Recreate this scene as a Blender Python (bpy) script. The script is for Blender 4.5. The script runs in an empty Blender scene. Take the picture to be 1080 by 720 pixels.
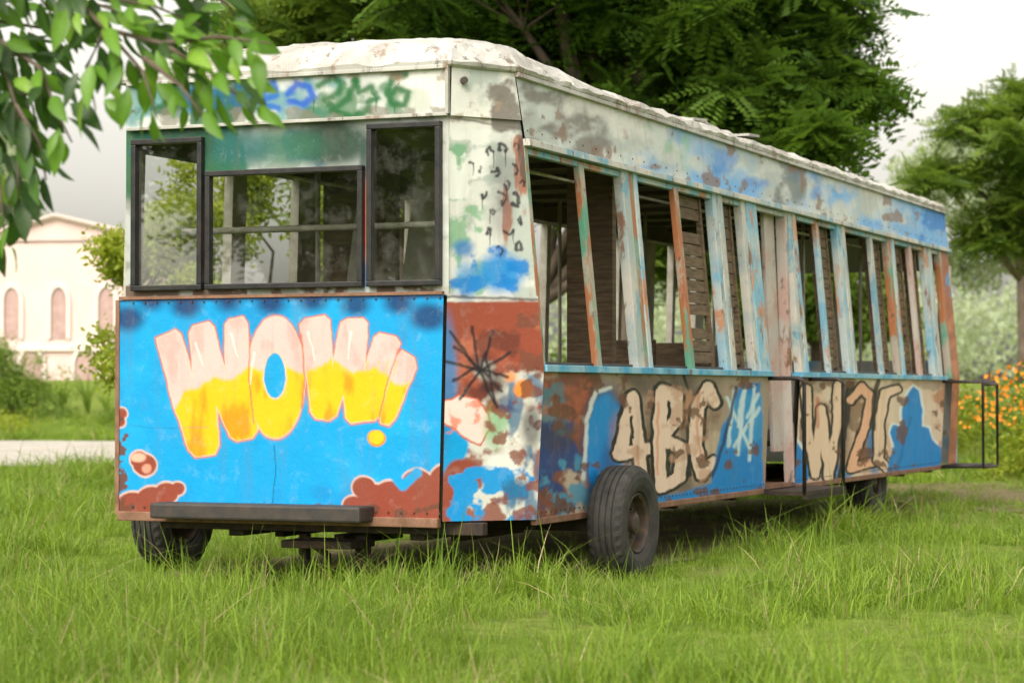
import bpy, math, random
import numpy as np
from mathutils import Vector, Matrix
random.seed(7); rng=np.random.default_rng(11)
scene=bpy.context.scene
scene.view_settings.view_transform='Standard'; scene.view_settings.look='None'
scene.view_settings.exposure=0; scene.view_settings.gamma=1
CAMH=1.25; FOC=2500.0; HOR=413.0
SX,SY=0.19,14.88
A=math.atan2(1041,2500); DX,DY=math.sin(A),math.cos(A)      # rearward direction of bus
EX,EY=-DY,DX                                                # toward its far side
def l2w(t,u): return SX+DX*t+EX*u, SY+DY*t+EY*u
def lin(c):
    c=np.asarray(c,float)/255.0
    return np.where(c<=0.04045,c/12.92,((c+0.055)/1.055)**2.4)
# ------------------------------------------------------------ noise
def _h(ix,iy,s):
    h=(ix*374761393+iy*668265263+s*974634777)&0xffffffff
    h=((h^(h>>13))*1274126177)&0xffffffff
    h=h^(h>>16)
    return (h&0xffffff)/float(0xffffff)
def vn(x,y,s=0):
    x=np.asarray(x,float);y=np.asarray(y,float)
    ix=np.floor(x).astype(np.int64);iy=np.floor(y).astype(np.int64)
    fx=x-ix;fy=y-iy;fx=fx*fx*(3-2*fx);fy=fy*fy*(3-2*fy)
    a=_h(ix,iy,s);b=_h(ix+1,iy,s);c=_h(ix,iy+1,s);d=_h(ix+1,iy+1,s)
    return (a*(1-fx)+b*fx)*(1-fy)+(c*(1-fx)+d*fx)*fy
def fbm(x,y,s=0,o=4):
    r=0;a=.5;t=0
    for i in range(o):
        r=r+a*vn(x*2**i,y*2**i,s+i*17);t+=a;a*=.5
    return r/t
def sm(e0,e1,x):
    t=np.clip((x-e0)/(e1-e0),0,1);return t*t*(3-2*t)
# ------------------------------------------------------------ node helpers
def newmat(name):
    m=bpy.data.materials.new(name);m.use_nodes=True
    nt=m.node_tree;nt.nodes.clear()
    out=nt.nodes.new('ShaderNodeOutputMaterial')
    return m,nt,out
def mix(nt,fac,a,b,blend='MIX'):
    n=nt.nodes.new('ShaderNodeMix');n.data_type='RGBA';n.blend_type=blend
    for sock,val in ((n.inputs[0],fac),(n.inputs[6],a),(n.inputs[7],b)):
        if hasattr(val,'links'): nt.links.new(val,sock)
        elif isinstance(val,(int,float)): sock.default_value=val
        else: sock.default_value=(val[0],val[1],val[2],1)
    return n.outputs[2]
def ramp(nt,src,stops):
    r=nt.nodes.new('ShaderNodeValToRGB');nt.links.new(src,r.inputs[0])
    cr=r.color_ramp
    while len(cr.elements)<len(stops): cr.elements.new(.5)
    for e,(p,c) in zip(cr.elements,stops):
        e.position=p; e.color=(c,c,c,1) if isinstance(c,(int,float)) else (c[0],c[1],c[2],1)
    return r.outputs[0]
def noise(nt,scale,detail=5,rough=.6,coord='Object',vscale=None,dist=0):
    if coord=='World':
        g=nt.nodes.new('ShaderNodeNewGeometry');src=g.outputs['Position']
    else:
        tc=nt.nodes.new('ShaderNodeTexCoord');src=tc.outputs[coord]
    if vscale:
        mp=nt.nodes.new('ShaderNodeMapping');mp.inputs['Scale'].default_value=vscale
        nt.links.new(src,mp.inputs[0]);src=mp.outputs[0]
    n=nt.nodes.new('ShaderNodeTexNoise');n.inputs['Scale'].default_value=scale
    n.inputs['Detail'].default_value=detail;n.inputs['Roughness'].default_value=rough
    n.inputs['Distortion'].default_value=dist
    nt.links.new(src,n.inputs['Vector'])
    return n.outputs['Fac']
def finish(nt,out,col,rough=.6,bump=None,bs=.3,bd=.01,metal=0,spec=.4):
    p=nt.nodes.new('ShaderNodeBsdfPrincipled')
    if hasattr(col,'links'): nt.links.new(col,p.inputs['Base Color'])
    else: p.inputs['Base Color'].default_value=(*col,1)
    if hasattr(rough,'links'): nt.links.new(rough,p.inputs['Roughness'])
    else: p.inputs['Roughness'].default_value=rough
    p.inputs['Metallic'].default_value=metal
    p.inputs['Specular IOR Level'].default_value=spec
    if bump is not None:
        b=nt.nodes.new('ShaderNodeBump');b.inputs['Strength'].default_value=bs;b.inputs['Distance'].default_value=bd
        nt.links.new(bump,b.inputs['Height']);nt.links.new(b.outputs[0],p.inputs['Normal'])
    nt.links.new(p.outputs[0],out.inputs[0])
    return p
def simple(name,c1,c2,scale=8,rough=.7,bs=.3,vs=None,metal=0):
    m,nt,out=newmat(name)
    n=noise(nt,scale,6,.65,vscale=vs)
    c=mix(nt,ramp(nt,n,[(.35,0.),(.65,1.)]),c1,c2)
    finish(nt,out,c,rough,n,bs,.01,metal)
    return m
def foliage_mat(name,dark,lightc,trans=.35,wscale=.6,rough=.55):
    m,nt,out=newmat(name)
    oi=nt.nodes.new('ShaderNodeObjectInfo')
    w=noise(nt,wscale,3,.6,'World')
    f=nt.nodes.new('ShaderNodeMath');f.operation='ADD';nt.links.new(oi.outputs['Random'],f.inputs[0]);nt.links.new(w,f.inputs[1])
    g=nt.nodes.new('ShaderNodeMath');g.operation='MULTIPLY';nt.links.new(f.outputs[0],g.inputs[0]);g.inputs[1].default_value=.5
    c=mix(nt,ramp(nt,g.outputs[0],[(.2,0.),(.8,1.)]),dark,lightc)
    p=nt.nodes.new('ShaderNodeBsdfPrincipled');p.inputs['Roughness'].default_value=rough
    p.inputs['Specular IOR Level'].default_value=.3
    nt.links.new(c,p.inputs['Base Color'])
    t=nt.nodes.new('ShaderNodeBsdfTranslucent')
    nt.links.new(mix(nt,.5,c,(lightc[0]*1.3,lightc[1]*1.3,lightc[2]*.8)),t.inputs[0])
    ms=nt.nodes.new('ShaderNodeMixShader');ms.inputs[0].default_value=trans
    nt.links.new(p.outputs[0],ms.inputs[1]);nt.links.new(t.outputs[0],ms.inputs[2])
    nt.links.new(ms.outputs[0],out.inputs[0])
    return m
# ------------------------------------------------------------ materials
M={}
def painted_mat():
    m,nt,out=newmat('weathered_painted_metal')
    a=nt.nodes.new('ShaderNodeVertexColor');a.layer_name='Col'
    n1=noise(nt,3.2,8,.7); n2=noise(nt,14,7,.75); n3=noise(nt,1.6,7,.65,vscale=(4,4,.3))
    c=mix(nt,ramp(nt,n1,[(.55,0.),(.8,.20)]),a.outputs[0],(.17,.12,.09))
    c=mix(nt,ramp(nt,n3,[(.52,0.),(.72,.26)]),c,(.15,.09,.06))
    n5=noise(nt,2.6,9,.78)
    c=mix(nt,ramp(nt,n5,[(.655,0.),(.68,.8)]),c,(.22,.11,.07))
    c=mix(nt,ramp(nt,n2,[(.70,0.),(.74,.65)]),c,(.15,.085,.055))
    nl=noise(nt,9,6,.7)
    c=mix(nt,ramp(nt,nl,[(.25,.12),(.45,0.)]),c,(.66,.65,.60))
    big=noise(nt,1.6,2,.5)
    ad=nt.nodes.new('ShaderNodeMath');ad.operation='MULTIPLY_ADD'
    nt.links.new(big,ad.inputs[0]);ad.inputs[1].default_value=4.0;nt.links.new(n2,ad.inputs[2])
    r=ramp(nt,n1,[(.3,.40),(.7,.7)])
    finish(nt,out,c,r,ad.outputs[0],.35,.012,spec=.3)
    return m
M['paint']=painted_mat()
def peel(name,base,b2,rust=(.20,.085,.04),amt=.5,dk=.58,thin=None):
    m,nt,out=newmat(name)
    n1=noise(nt,5,8,.7,vscale=(1,1,.35)); n2=noise(nt,11,8,.75,vscale=(1,1,.5));n3=noise(nt,2.2,4,.6);n4=noise(nt,3.1,6,.65,vscale=(1,1,.6),dist=.6)
    c=mix(nt,ramp(nt,n3,[(.42,0.),(.56,1.)]),base,b2)
    if thin: c=mix(nt,ramp(nt,n4,[(.54,0.),(.60,.85)]),c,thin)
    c=mix(nt,ramp(nt,n1,[(amt,0.),(amt+.06,.9)]),c,rust)
    c=mix(nt,ramp(nt,n2,[(dk,0.),(dk+.06,.75)]),c,(.09,.075,.06))
    finish(nt,out,c,.6,n2,.5,.008)
    return m
M['pil_white']=peel('peeling_white_paint',(.54,.51,.46),(.36,.42,.42),amt=.58,thin=(.14,.34,.46))
M['pil_blue']=peel('peeling_light_blue_paint',(.20,.43,.58),(.46,.52,.52),amt=.58,thin=(.52,.22,.09))
M['pil_pink']=peel('peeling_pink_paint',(.50,.34,.30),(.48,.44,.41),amt=.60,thin=(.53,.48,.44))
M['pil_rust']=peel('rust_streaked_paint',(.42,.36,.30),(.11,.32,.22),(.42,.13,.04),amt=.48)
M['roof']=peel('weathered_roof_skin',(.46,.45,.42),(.34,.33,.30),(.24,.17,.13),amt=.55,dk=.57)
M['trimblue']=peel('blue_sill_paint',(.05,.32,.54),(.25,.46,.58),amt=.61)
M['black']=simple('black_window_frame',(.010,.011,.014),(.03,.027,.025),12,.45)
M['chassis']=simple('grimy_chassis_steel',(.018,.016,.014),(.06,.035,.022),9,.8)
M['bumper']=simple('dull_grey_steel',(.028,.028,.03),(.065,.05,.04),6,.6)
M['rubber']=simple('tyre_rubber',(.020,.020,.020),(.055,.050,.043),7,.85,.4)
M['hub']=simple('rusty_hub',(.03,.028,.026),(.09,.055,.035),14,.6,.4)
M['wood']=simple('weathered_slat_wood',(.08,.055,.032),(.19,.13,.08),5,.8,.4,(1,1,8))
M['inner']=simple('interior_board',(.05,.04,.03),(.10,.08,.055),3,.85,.3)
M['floor']=simple('interior_floor',(.08,.06,.045),(.15,.11,.08),4,.85)
M['tube']=simple('black_tube',(.015,.015,.016),(.05,.035,.03),16,.5)
M['step']=simple('rusty_step',(.15,.075,.045),(.26,.14,.09),9,.8)
M['creampaint']=simple('interior_cream_paint',(.54,.51,.45),(.34,.30,.24),5,.7)
m,nt,out=newmat('dirty_window_glass')
tr=nt.nodes.new('ShaderNodeBsdfTransparent');tr.inputs[0].default_value=(.88,.90,.88,1)
gl=nt.nodes.new('ShaderNodeBsdfGlossy');gl.inputs['Roughness'].default_value=.015
df=nt.nodes.new('ShaderNodeBsdfDiffuse');df.inputs[0].default_value=(.45,.45,.42,1)
m1=nt.nodes.new('ShaderNodeMixShader');m1.inputs[0].default_value=.13
nt.links.new(tr.outputs[0],m1.inputs[1]);nt.links.new(gl.outputs[0],m1.inputs[2])
m2=nt.nodes.new('ShaderNodeMixShader');nt.links.new(ramp(nt,noise(nt,5,7,.7),[(.5,.003),(.8,.10)]),m2.inputs[0])
nt.links.new(m1.outputs[0],m2.inputs[1]);nt.links.new(df.outputs[0],m2.inputs[2]);nt.links.new(m2.outputs[0],out.inputs[0])
M['glass']=m
M['grass']=foliage_mat('grass_blades',(.075,.155,.014),(.28,.40,.045),.38,.45)
M['straw']=foliage_mat('dry_grass_blades',(.25,.20,.09),(.46,.40,.20),.3,.45)
M['leafdark']=foliage_mat('dark_leaves',(.032,.082,.014),(.15,.26,.032),.4,.35)
M['leafmid']=foliage_mat('mid_leaves',(.075,.15,.024),(.24,.34,.05),.42,.3)
M['leaflight']=foliage_mat('light_leaves',(.16,.25,.025),(.42,.46,.05),.45,.3)
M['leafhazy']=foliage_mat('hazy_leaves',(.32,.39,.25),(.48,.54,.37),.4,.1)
M['bark']=simple('bark',(.07,.05,.035),(.17,.13,.10),5,.9,.8,(1,1,.3))
M['orange']=foliage_mat('orange_petals',(.72,.22,.02),(.85,.40,.04),.3,.5)
# ------------------------------------------------------------ mesh helpers
def obj(name,me,mat=None,parent=None,smooth=False,link=True):
    o=bpy.data.objects.new(name,me)
    if link: scene.collection.objects.link(o)
    if mat is not None: me.materials.append(mat)
    if parent is not None: o.parent=parent
    if smooth:
        me.polygons.foreach_set('use_smooth',[True]*len(me.polygons))
    return o
def empty(name,loc=(0,0,0)):
    e=bpy.data.objects.new(name,None);scene.collection.objects.link(e);e.location=loc;return e
class MB:
    def __init__(s): s.v=[];s.f=[]
    def box(s,c,d,rot=None,shear=None):
        b=len(s.v)
        for i in (-1,1):
            for j in (-1,1):
                for k in (-1,1):
                    p=Vector((i*d[0]/2,j*d[1]/2,k*d[2]/2))
                    if rot is not None: p=rot@p
                    s.v.append((c[0]+p[0],c[1]+p[1],c[2]+p[2]))
        for q in ((0,1,3,2),(4,6,7,5),(0,4,5,1),(2,3,7,6),(0,2,6,4),(1,5,7,3)): s.f.append(tuple(b+i for i in q))
    def hexa(s,low,high):
        b=len(s.v);s.v+=list(low)+list(high)
        s.f+=[(b+3,b+2,b+1,b),(b+4,b+5,b+6,b+7)]
        for i in range(4): s.f.append((b+i,b+(i+1)%4,b+4+(i+1)%4,b+4+i))
    def tube(s,pts,rad,n=8,cap=True):
        pts=[Vector(p) for p in pts];b=len(s.v)
        for i,p in enumerate(pts):
            d=(pts[min(i+1,len(pts)-1)]-pts[max(i-1,0)]).normalized()
            up=Vector((0,0,1)) if abs(d.z)<.9 else Vector((1,0,0))
            x=d.cross(up).normalized();y=d.cross(x)
            r=rad[i] if hasattr(rad,'__len__') else rad
            for k in range(n):
                a=2*math.pi*k/n;q=p+x*math.cos(a)*r+y*math.sin(a)*r;s.v.append(tuple(q))
        for i in range(len(pts)-1):
            for k in range(n):
                s.f.append((b+i*n+k,b+i*n+(k+1)%n,b+(i+1)*n+(k+1)%n,b+(i+1)*n+k))
        if cap:
            s.f.append(tuple(b+k for k in range(n))[::-1]);s.f.append(tuple(b+(len(pts)-1)*n+k for k in range(n)))
    def mesh(s,name):
        me=bpy.data.meshes.new(name);me.from_pydata(s.v,[],s.f);me.update();return me
    def make(s,name,mat,parent=None,smooth=False,bevel=0):
        o=obj(name,s.mesh(name),mat,parent,smooth)
        if bevel:
            bm=o.modifiers.new('b','BEVEL');bm.width=bevel;bm.segments=2;bm.limit_method='ANGLE'
        return o
# ============================================================ BUS
bus=empty('abandoned_tram_bus',(SX,SY,0));bus.rotation_euler=(0,0,math.atan2(DY,DX))
TL=12.47; W0=2.82
def uR(z): return np.interp(z,[.45,1.40,2.83,3.27],[.05,0,.13,.20])
def uL(z): return W0-.3*uR(z)
def bF(z): return np.interp(z,[.45,3.27],[.509,.444])
def tmpl(t,u,z):
    """metres on the bodywork -> graffiti template units"""
    x,y=l2w(t,u)
    return 540+FOC*x/y, HOR-FOC*(z-CAMH)/y
class Pt:
    def __init__(s,px,py,base,wob=1.2,seed=1):
        s.px=px+(fbm(px*.09,py*.09,seed)-.5)*2*wob; s.py=py+(fbm(px*.09,py*.09,seed+50)-.5)*2*wob
        s.rx,s.ry=px,py
        s.c=np.tile(lin(base),(len(px),1))
    def _ap(s,sd,idx,col,soft,al):
        a=np.clip((soft/2-sd)/soft,0,1);a=a*a*(3-2*a)*al
        a=a[:,None];s.c[idx]=s.c[idx]*(1-a)+lin(col)*a
    def _bb(s,x0,x1,y0,y1,pad):
        return np.nonzero((s.px>x0-pad)&(s.px<x1+pad)&(s.py>y0-pad)&(s.py<y1+pad))[0]
    def blob(s,cx,cy,rx,ry,col,soft=2,al=1,hole=None):
        i=s._bb(cx-rx,cx+rx,cy-ry,cy+ry,soft)
        if not len(i): return
        dx=(s.px[i]-cx);dy=(s.py[i]-cy)
        sd=(np.sqrt((dx/rx)**2+(dy/ry)**2)-1)*min(rx,ry)
        s._ap(sd,i,col,soft,al)
    def _sds(s,i,pts,r):
        best=np.full(len(i),1e9);x=s.px[i];y=s.py[i];n=len(pts)
        for k in range(n-1):
            ax,ay=pts[k];bx,by=pts[k+1];L=(bx-ax)**2+(by-ay)**2+1e-9
            h=np.clip(((x-ax)*(bx-ax)+(y-ay)*(by-ay))/L,0,1)
            r0=r[k] if hasattr(r,'__len__') else r; r1=r[k+1] if hasattr(r,'__len__') else r
            best=np.minimum(best,np.hypot(x-ax-h*(bx-ax),y-ay-h*(by-ay))-(r0+(r1-r0)*h))
        return best
    def stroke(s,pts,r,col,soft=1.5,al=1,grow=0):
        R=max(r) if hasattr(r,'__len__') else r
        xs=[p[0] for p in pts];ys=[p[1] for p in pts]
        i=s._bb(min(xs),max(xs),min(ys),max(ys),R+soft+grow)
        if len(i): s._ap(s._sds(i,pts,r)-grow,i,col,soft,al)
    def poly(s,pts,col,soft=1.5,al=1,grow=0):
        xs=[p[0] for p in pts];ys=[p[1] for p in pts]
        i=s._bb(min(xs),max(xs),min(ys),max(ys),soft+grow)
        if not len(i): return
        x=s.px[i];y=s.py[i];ins=np.zeros(len(i),bool)
        n=len(pts)
        for k in range(n):
            ax,ay=pts[k];bx,by=pts[(k+1)%n]
            if ay!=by: ins^=((ay>y)!=(by>y))&(x<(bx-ax)*(y-ay)/(by-ay)+ax)
        d=s._sds(i,list(pts)+[pts[0]],0.)
        s._ap(np.where(ins,-d,d)-grow,i,col,soft,al)
    def nz(s,x0,x1,y0,y1,col,sc,thr,seed,al=1,feather=15,w=.05,sy=1):
        i=s._bb(x0,x1,y0,y1,feather)
        if not len(i): return
        x=s.rx[i];y=s.ry[i]
        n=fbm(x/sc,y/(sc*sy),seed,5)
        m=sm(x0-feather,x0+feather,x)*(1-sm(x1-feather,x1+feather,x))*sm(y0-feather,y0+feather,y)*(1-sm(y1-feather,y1+feather,y))
        a=(sm(thr,thr+w,n*(.55+.45*m))*(m>0)*al*sm(0,.3,m))[:,None]
        s.c[i]=s.c[i]*(1-a)+lin(col)*a
def grid_mesh(name,ss,zz,fn,paint,holes=(),flip=False):
    ns,nz=len(ss)-1,len(zz)-1
    S,Z=np.meshgrid(ss,zz,indexing='ij')
    t,u=fn(S,Z);t=t+0*S;u=u+0*S
    v=np.stack([t,u,Z],-1).reshape(-1,3)
    i,j=np.meshgrid(np.arange(ns),np.arange(nz),indexing='ij')
    a=i*(nz+1)+j
    f=np.stack([a,a+1,a+nz+2,a+nz+1] if flip else [a,a+nz+1,a+nz+2,a+1],-1).reshape(-1,4)
    if holes:
        sc=(ss[:-1]+ss[1:])/2;zc=(zz[:-1]+zz[1:])/2
        SC,ZC=np.meshgrid(sc,zc,indexing='ij');keep=np.ones(SC.size,bool)
        for (h0,h1,h2,h3) in holes:
            keep&=~((SC.ravel()>h0)&(SC.ravel()<h1)&(ZC.ravel()>h2)&(ZC.ravel()<h3))
        f=f[keep]
    me=bpy.data.meshes.new(name)
    me.vertices.add(len(v));me.vertices.foreach_set('co',v.ravel())
    me.loops.add(f.size);me.loops.foreach_set('vertex_index',f.ravel().astype(np.int32))
    me.polygons.add(len(f));me.polygons.foreach_set('loop_start',(np.arange(len(f))*4).astype(np.int32))
    me.update(calc_edges=True)
    px,py=tmpl(v[:,0],v[:,1],v[:,2])
    col=paint(px,py)
    ca=me.color_attributes.new('Col','FLOAT_COLOR','POINT')
    ca.data.foreach_set('color',np.concatenate([np.clip(col,0,1),np.ones((len(col),1))],1).ravel().astype(np.float32))
    return obj(name,me,M['paint'],bus)
def surf(name,s0,s1,z0,z1,res,fn,paint,holes=()):
    ns=max(2,int(round((s1-s0)/res)));nz=max(2,int(round((z1-z0)/res)))
    return grid_mesh(name,np.linspace(s0,s1,ns+1),np.linspace(z0,z1,nz+1),fn,paint,holes)
# ---- paint jobs
BLUE=(0,146,206)
def paint_front_low(px,py):
    P=Pt(px,py,BLUE,1.0,3)
    P.nz(120,470,310,550,(20,160,212),60,.5,5,.5,20,.2)
    P.nz(120,470,310,550,(0,116,176),45,.56,6,.45,20,.2)
    for x,y,r in ((135,336,17),(196,322,16),(240,318,12),(285,320,14),(330,318,13),(375,322,14),(420,320,14),(452,334,19),(160,318,12)):
        P.blob(x,y,r,r*.75,(10,28,84),14,.85)
    P.stroke([(125,316),(467,312)],2.5,(20,40,90),5,.8)
    def cloud(pts,rs):
        for (x,y),r in zip(pts,rs): P.blob(x,y,r+1.6,r+1.6,(198,170,162),2)
        for (x,y),r in zip(pts,rs): P.blob(x,y,r,r*.95,(134,62,46),2)
    cloud([(384,514),(396,530),(412,524),(372,532),(425,538),(440,510),(452,520),(462,532),(436,528),(470,505),(450,540)],[12,20,18,10,18,16,20,26,18,16,20])
    cloud([(153,490),(147,484)],[12,9])
    cloud([(176,520),(160,528),(140,536),(188,515)],[12,16,18,7])
    P.blob(146,482,8,5,(222,165,145),3);P.blob(155,494,5,5,(205,140,120),3)
    cloud([(128,436),(127,445)],[6,5])
    P.stroke([(415,500),(425,512),(440,498)],5,BLUE,3)
    W1=[(165,357),(185,348),(190,352),(205,402),(200,352),(203,345),(220,340),(225,345),(238,396),(238,342),(242,337),(256,335),(260,342),(264,400),(272,452),(266,461),(250,465),(243,460),(228,428),(231,470),(227,478),(206,481),(200,475),(184,428)]
    W2=[(317,343),(322,337),(342,333),(347,338),(351,386),(360,341),(366,337),(382,336),(387,341),(384,392),(395,356),(401,352),(417,356),(421,362),(401,438),(395,443),(371,446),(365,440),(362,416),(354,438),(348,443),(333,441),(328,434)]
    EX_=[(418,378),(424,370),(436,378),(438,388),(416,442),(410,448),(402,446),(401,438)]
    O=(291,398,30,64);H=(290,396,11,24)
    def letters(col,grow,soft=1.3):
        P.poly(W1,col,soft,1,grow);P.poly(W2,col,soft,1,grow);P.poly(EX_,col,soft,1,grow)
        P.blob(O[0],O[1],O[2]+grow,O[3]+grow,col,soft)
    P.blob(397,462,10,9,(206,130,60),1.5)
    letters((180,96,86),2.6,2.2);letters((222,184,166),1.1,1.6)
    base=P.c.copy()
    letters((212,176,172),0,1.8)
    n=fbm(px/14,py/26,25,4);L=(P.c[:,2]>.40)&(P.c[:,0]>.55)
    kk=(sm(.48,.7,n)*L*.6)[:,None];P.c=P.c*(1-kk)+lin((192,150,144))*kk
    pink=P.c.copy()
    P.c=base.copy()
    letters((238,176,14),0,1.6)
    bnd=np.interp(px,[160,185,195,210,225,240,262,280,300,315,335,350,372,395,415,440],[440,432,412,408,396,402,386,394,383,392,388,378,392,386,402,405])+8*(fbm(px/6,py/40,8)-.5)
    k=sm(-3,3.5,P.py-bnd)[:,None]
    P.c=pink*(1-k)+P.c*k
    for s_ in ([(264,352),(262,398),(268,446)],[(318,352),(321,400),(318,430)],[(420,368),(409,402),(400,440)]): P.stroke(s_,.8,(186,100,74),1.,.8)
    n=fbm(px/16,py/45,21,4);kk=(sm(.45,.7,n)*sm(0,10,py-bnd)*(P.c[:,0]>.6)*(P.c[:,2]<.2)*.75)[:,None]
    P.c=P.c*(1-kk)+lin((212,124,14))*kk
    P.blob(H[0],H[1],H[2]+1.8,H[3]+1.8,(216,180,150),1.2);P.blob(*H,(4,146,204),1.2)
    for x in (388,400,409,418): P.stroke([(x,380),(x-3,396)],[.8,.8],(236,170,60),1,.7)
    P.blob(397,461,8,7.5,(242,180,20),1.5)
    for (a,b) in (((206,362),(214,385)),((244,352),(250,376)),((268,372),(264,405)),((325,350),(332,380)),((370,350),(367,378))):
        P.stroke([a,b],[1.3,.6],(232,214,208),1.6,.7)
    P.nz(120,470,532,556,(96,58,44),14,.50,31,.9,7,.06)
    P.nz(122,134,440,556,(98,60,44),9,.42,32,.95,4,.06)
    P.stroke([(289,470),(291,500),(288,530)],.5,(20,60,90),1,.8)
    P.stroke([(134,448),(170,452),(220,450)],.4,(20,100,140),1,.5)
    return P.c
def paint_front_up(px,py):
    P=Pt(px,py,(172,180,176),1.5,13)
    P.nz(120,490,100,320,(128,136,124),30,.48,14,.8,10,.1)
    P.nz(120,260,100,200,(26,92,54),45,.34,15,.95,25,.16)
    P.nz(130,340,90,180,(20,92,120),40,.40,16,.8,25,.16)
    P.blob(350,150,46,26,(20,52,38),22,.95);P.blob(300,155,40,18,(44,98,76),20,.8);P.blob(250,155,38,20,(26,88,90),22,.8)
    P.blob(200,145,26,26,(26,76,54),18,.9);P.blob(160,140,26,22,(26,80,52),18,.85)
    P.blob(384,230,5,50,(196,86,44),5,.85);P.blob(213,255,5,36,(186,86,44),5,.8);P.blob(384,170,5,22,(30,60,50),5,.8)
    P.blob(213,195,5,20,(40,110,80),5,.7)
    P.blob(384,290,6,14,(40,110,170),5,.7)
    P.nz(120,490,296,318,(84,60,46),14,.40,17,.9,6,.1)
    P.nz(460,480,120,320,(200,202,196),20,.3,18,.6,6,.1)
    return P.c
def paint_front_fascia(px,py):
    P=Pt(px,py,(190,195,190),2.2,23)
    P.nz(130,380,76,135,(36,124,130),34,.37,24,.75,14,.2)
    P.nz(130,260,66,135,(18,80,42),26,.38,25,.9,16,.12)
    P.nz(310,450,90,135,(36,100,58),26,.37,29,.75,14,.16)
    P.nz(430,490,60,130,(216,215,208),30,.3,26,.6,20,.2)
    T=(4,86,120);G=(4,88,38)
    for s_,c in (([(158,114),(162,84),(177,112),(184,82)],(14,86,42)),([(198,100),(208,88),(212,106),(200,114),(196,100)],T),([(218,82),(220,112),(233,108),(229,94),(220,98)],T),
              ([(248,92),(242,104),(252,113),(264,104),(260,90),(250,90)],T),([(276,104),(290,99),(287,87),(276,95),(278,110),(293,113)],(16,90,174)),([(304,98),(312,88),(326,92),(330,102),(318,110),(306,106)],(18,80,176)),
              ([(336,90),(350,82),(362,88),(356,98),(343,104),(352,112),(368,104),(374,84)],G),([(374,84),(379,96),(390,92),(398,103),(388,108)],G),([(428,78),(415,80),(408,95),(413,109),(427,109),(430,97),(419,93),(411,98)],G),([(350,116),(370,123),(388,115)],G)):
        P.stroke(s_,5.5,c,7,.35);P.stroke(s_,3.1,c,4.4,.85)
    for x,y,l in ((162,112,12),(220,112,14),(331,105,14),(396,103,14),(416,110,10)): P.stroke([(x,y),(x,y+l)],[1.2,.4],G,1.4,.8)
    P.nz(130,490,112,134,(110,104,92),18,.46,27,.7,5,.15)
    P.nz(130,490,66,84,(130,112,92),14,.5,28,.6,5,.12)
    return P.c
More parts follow.
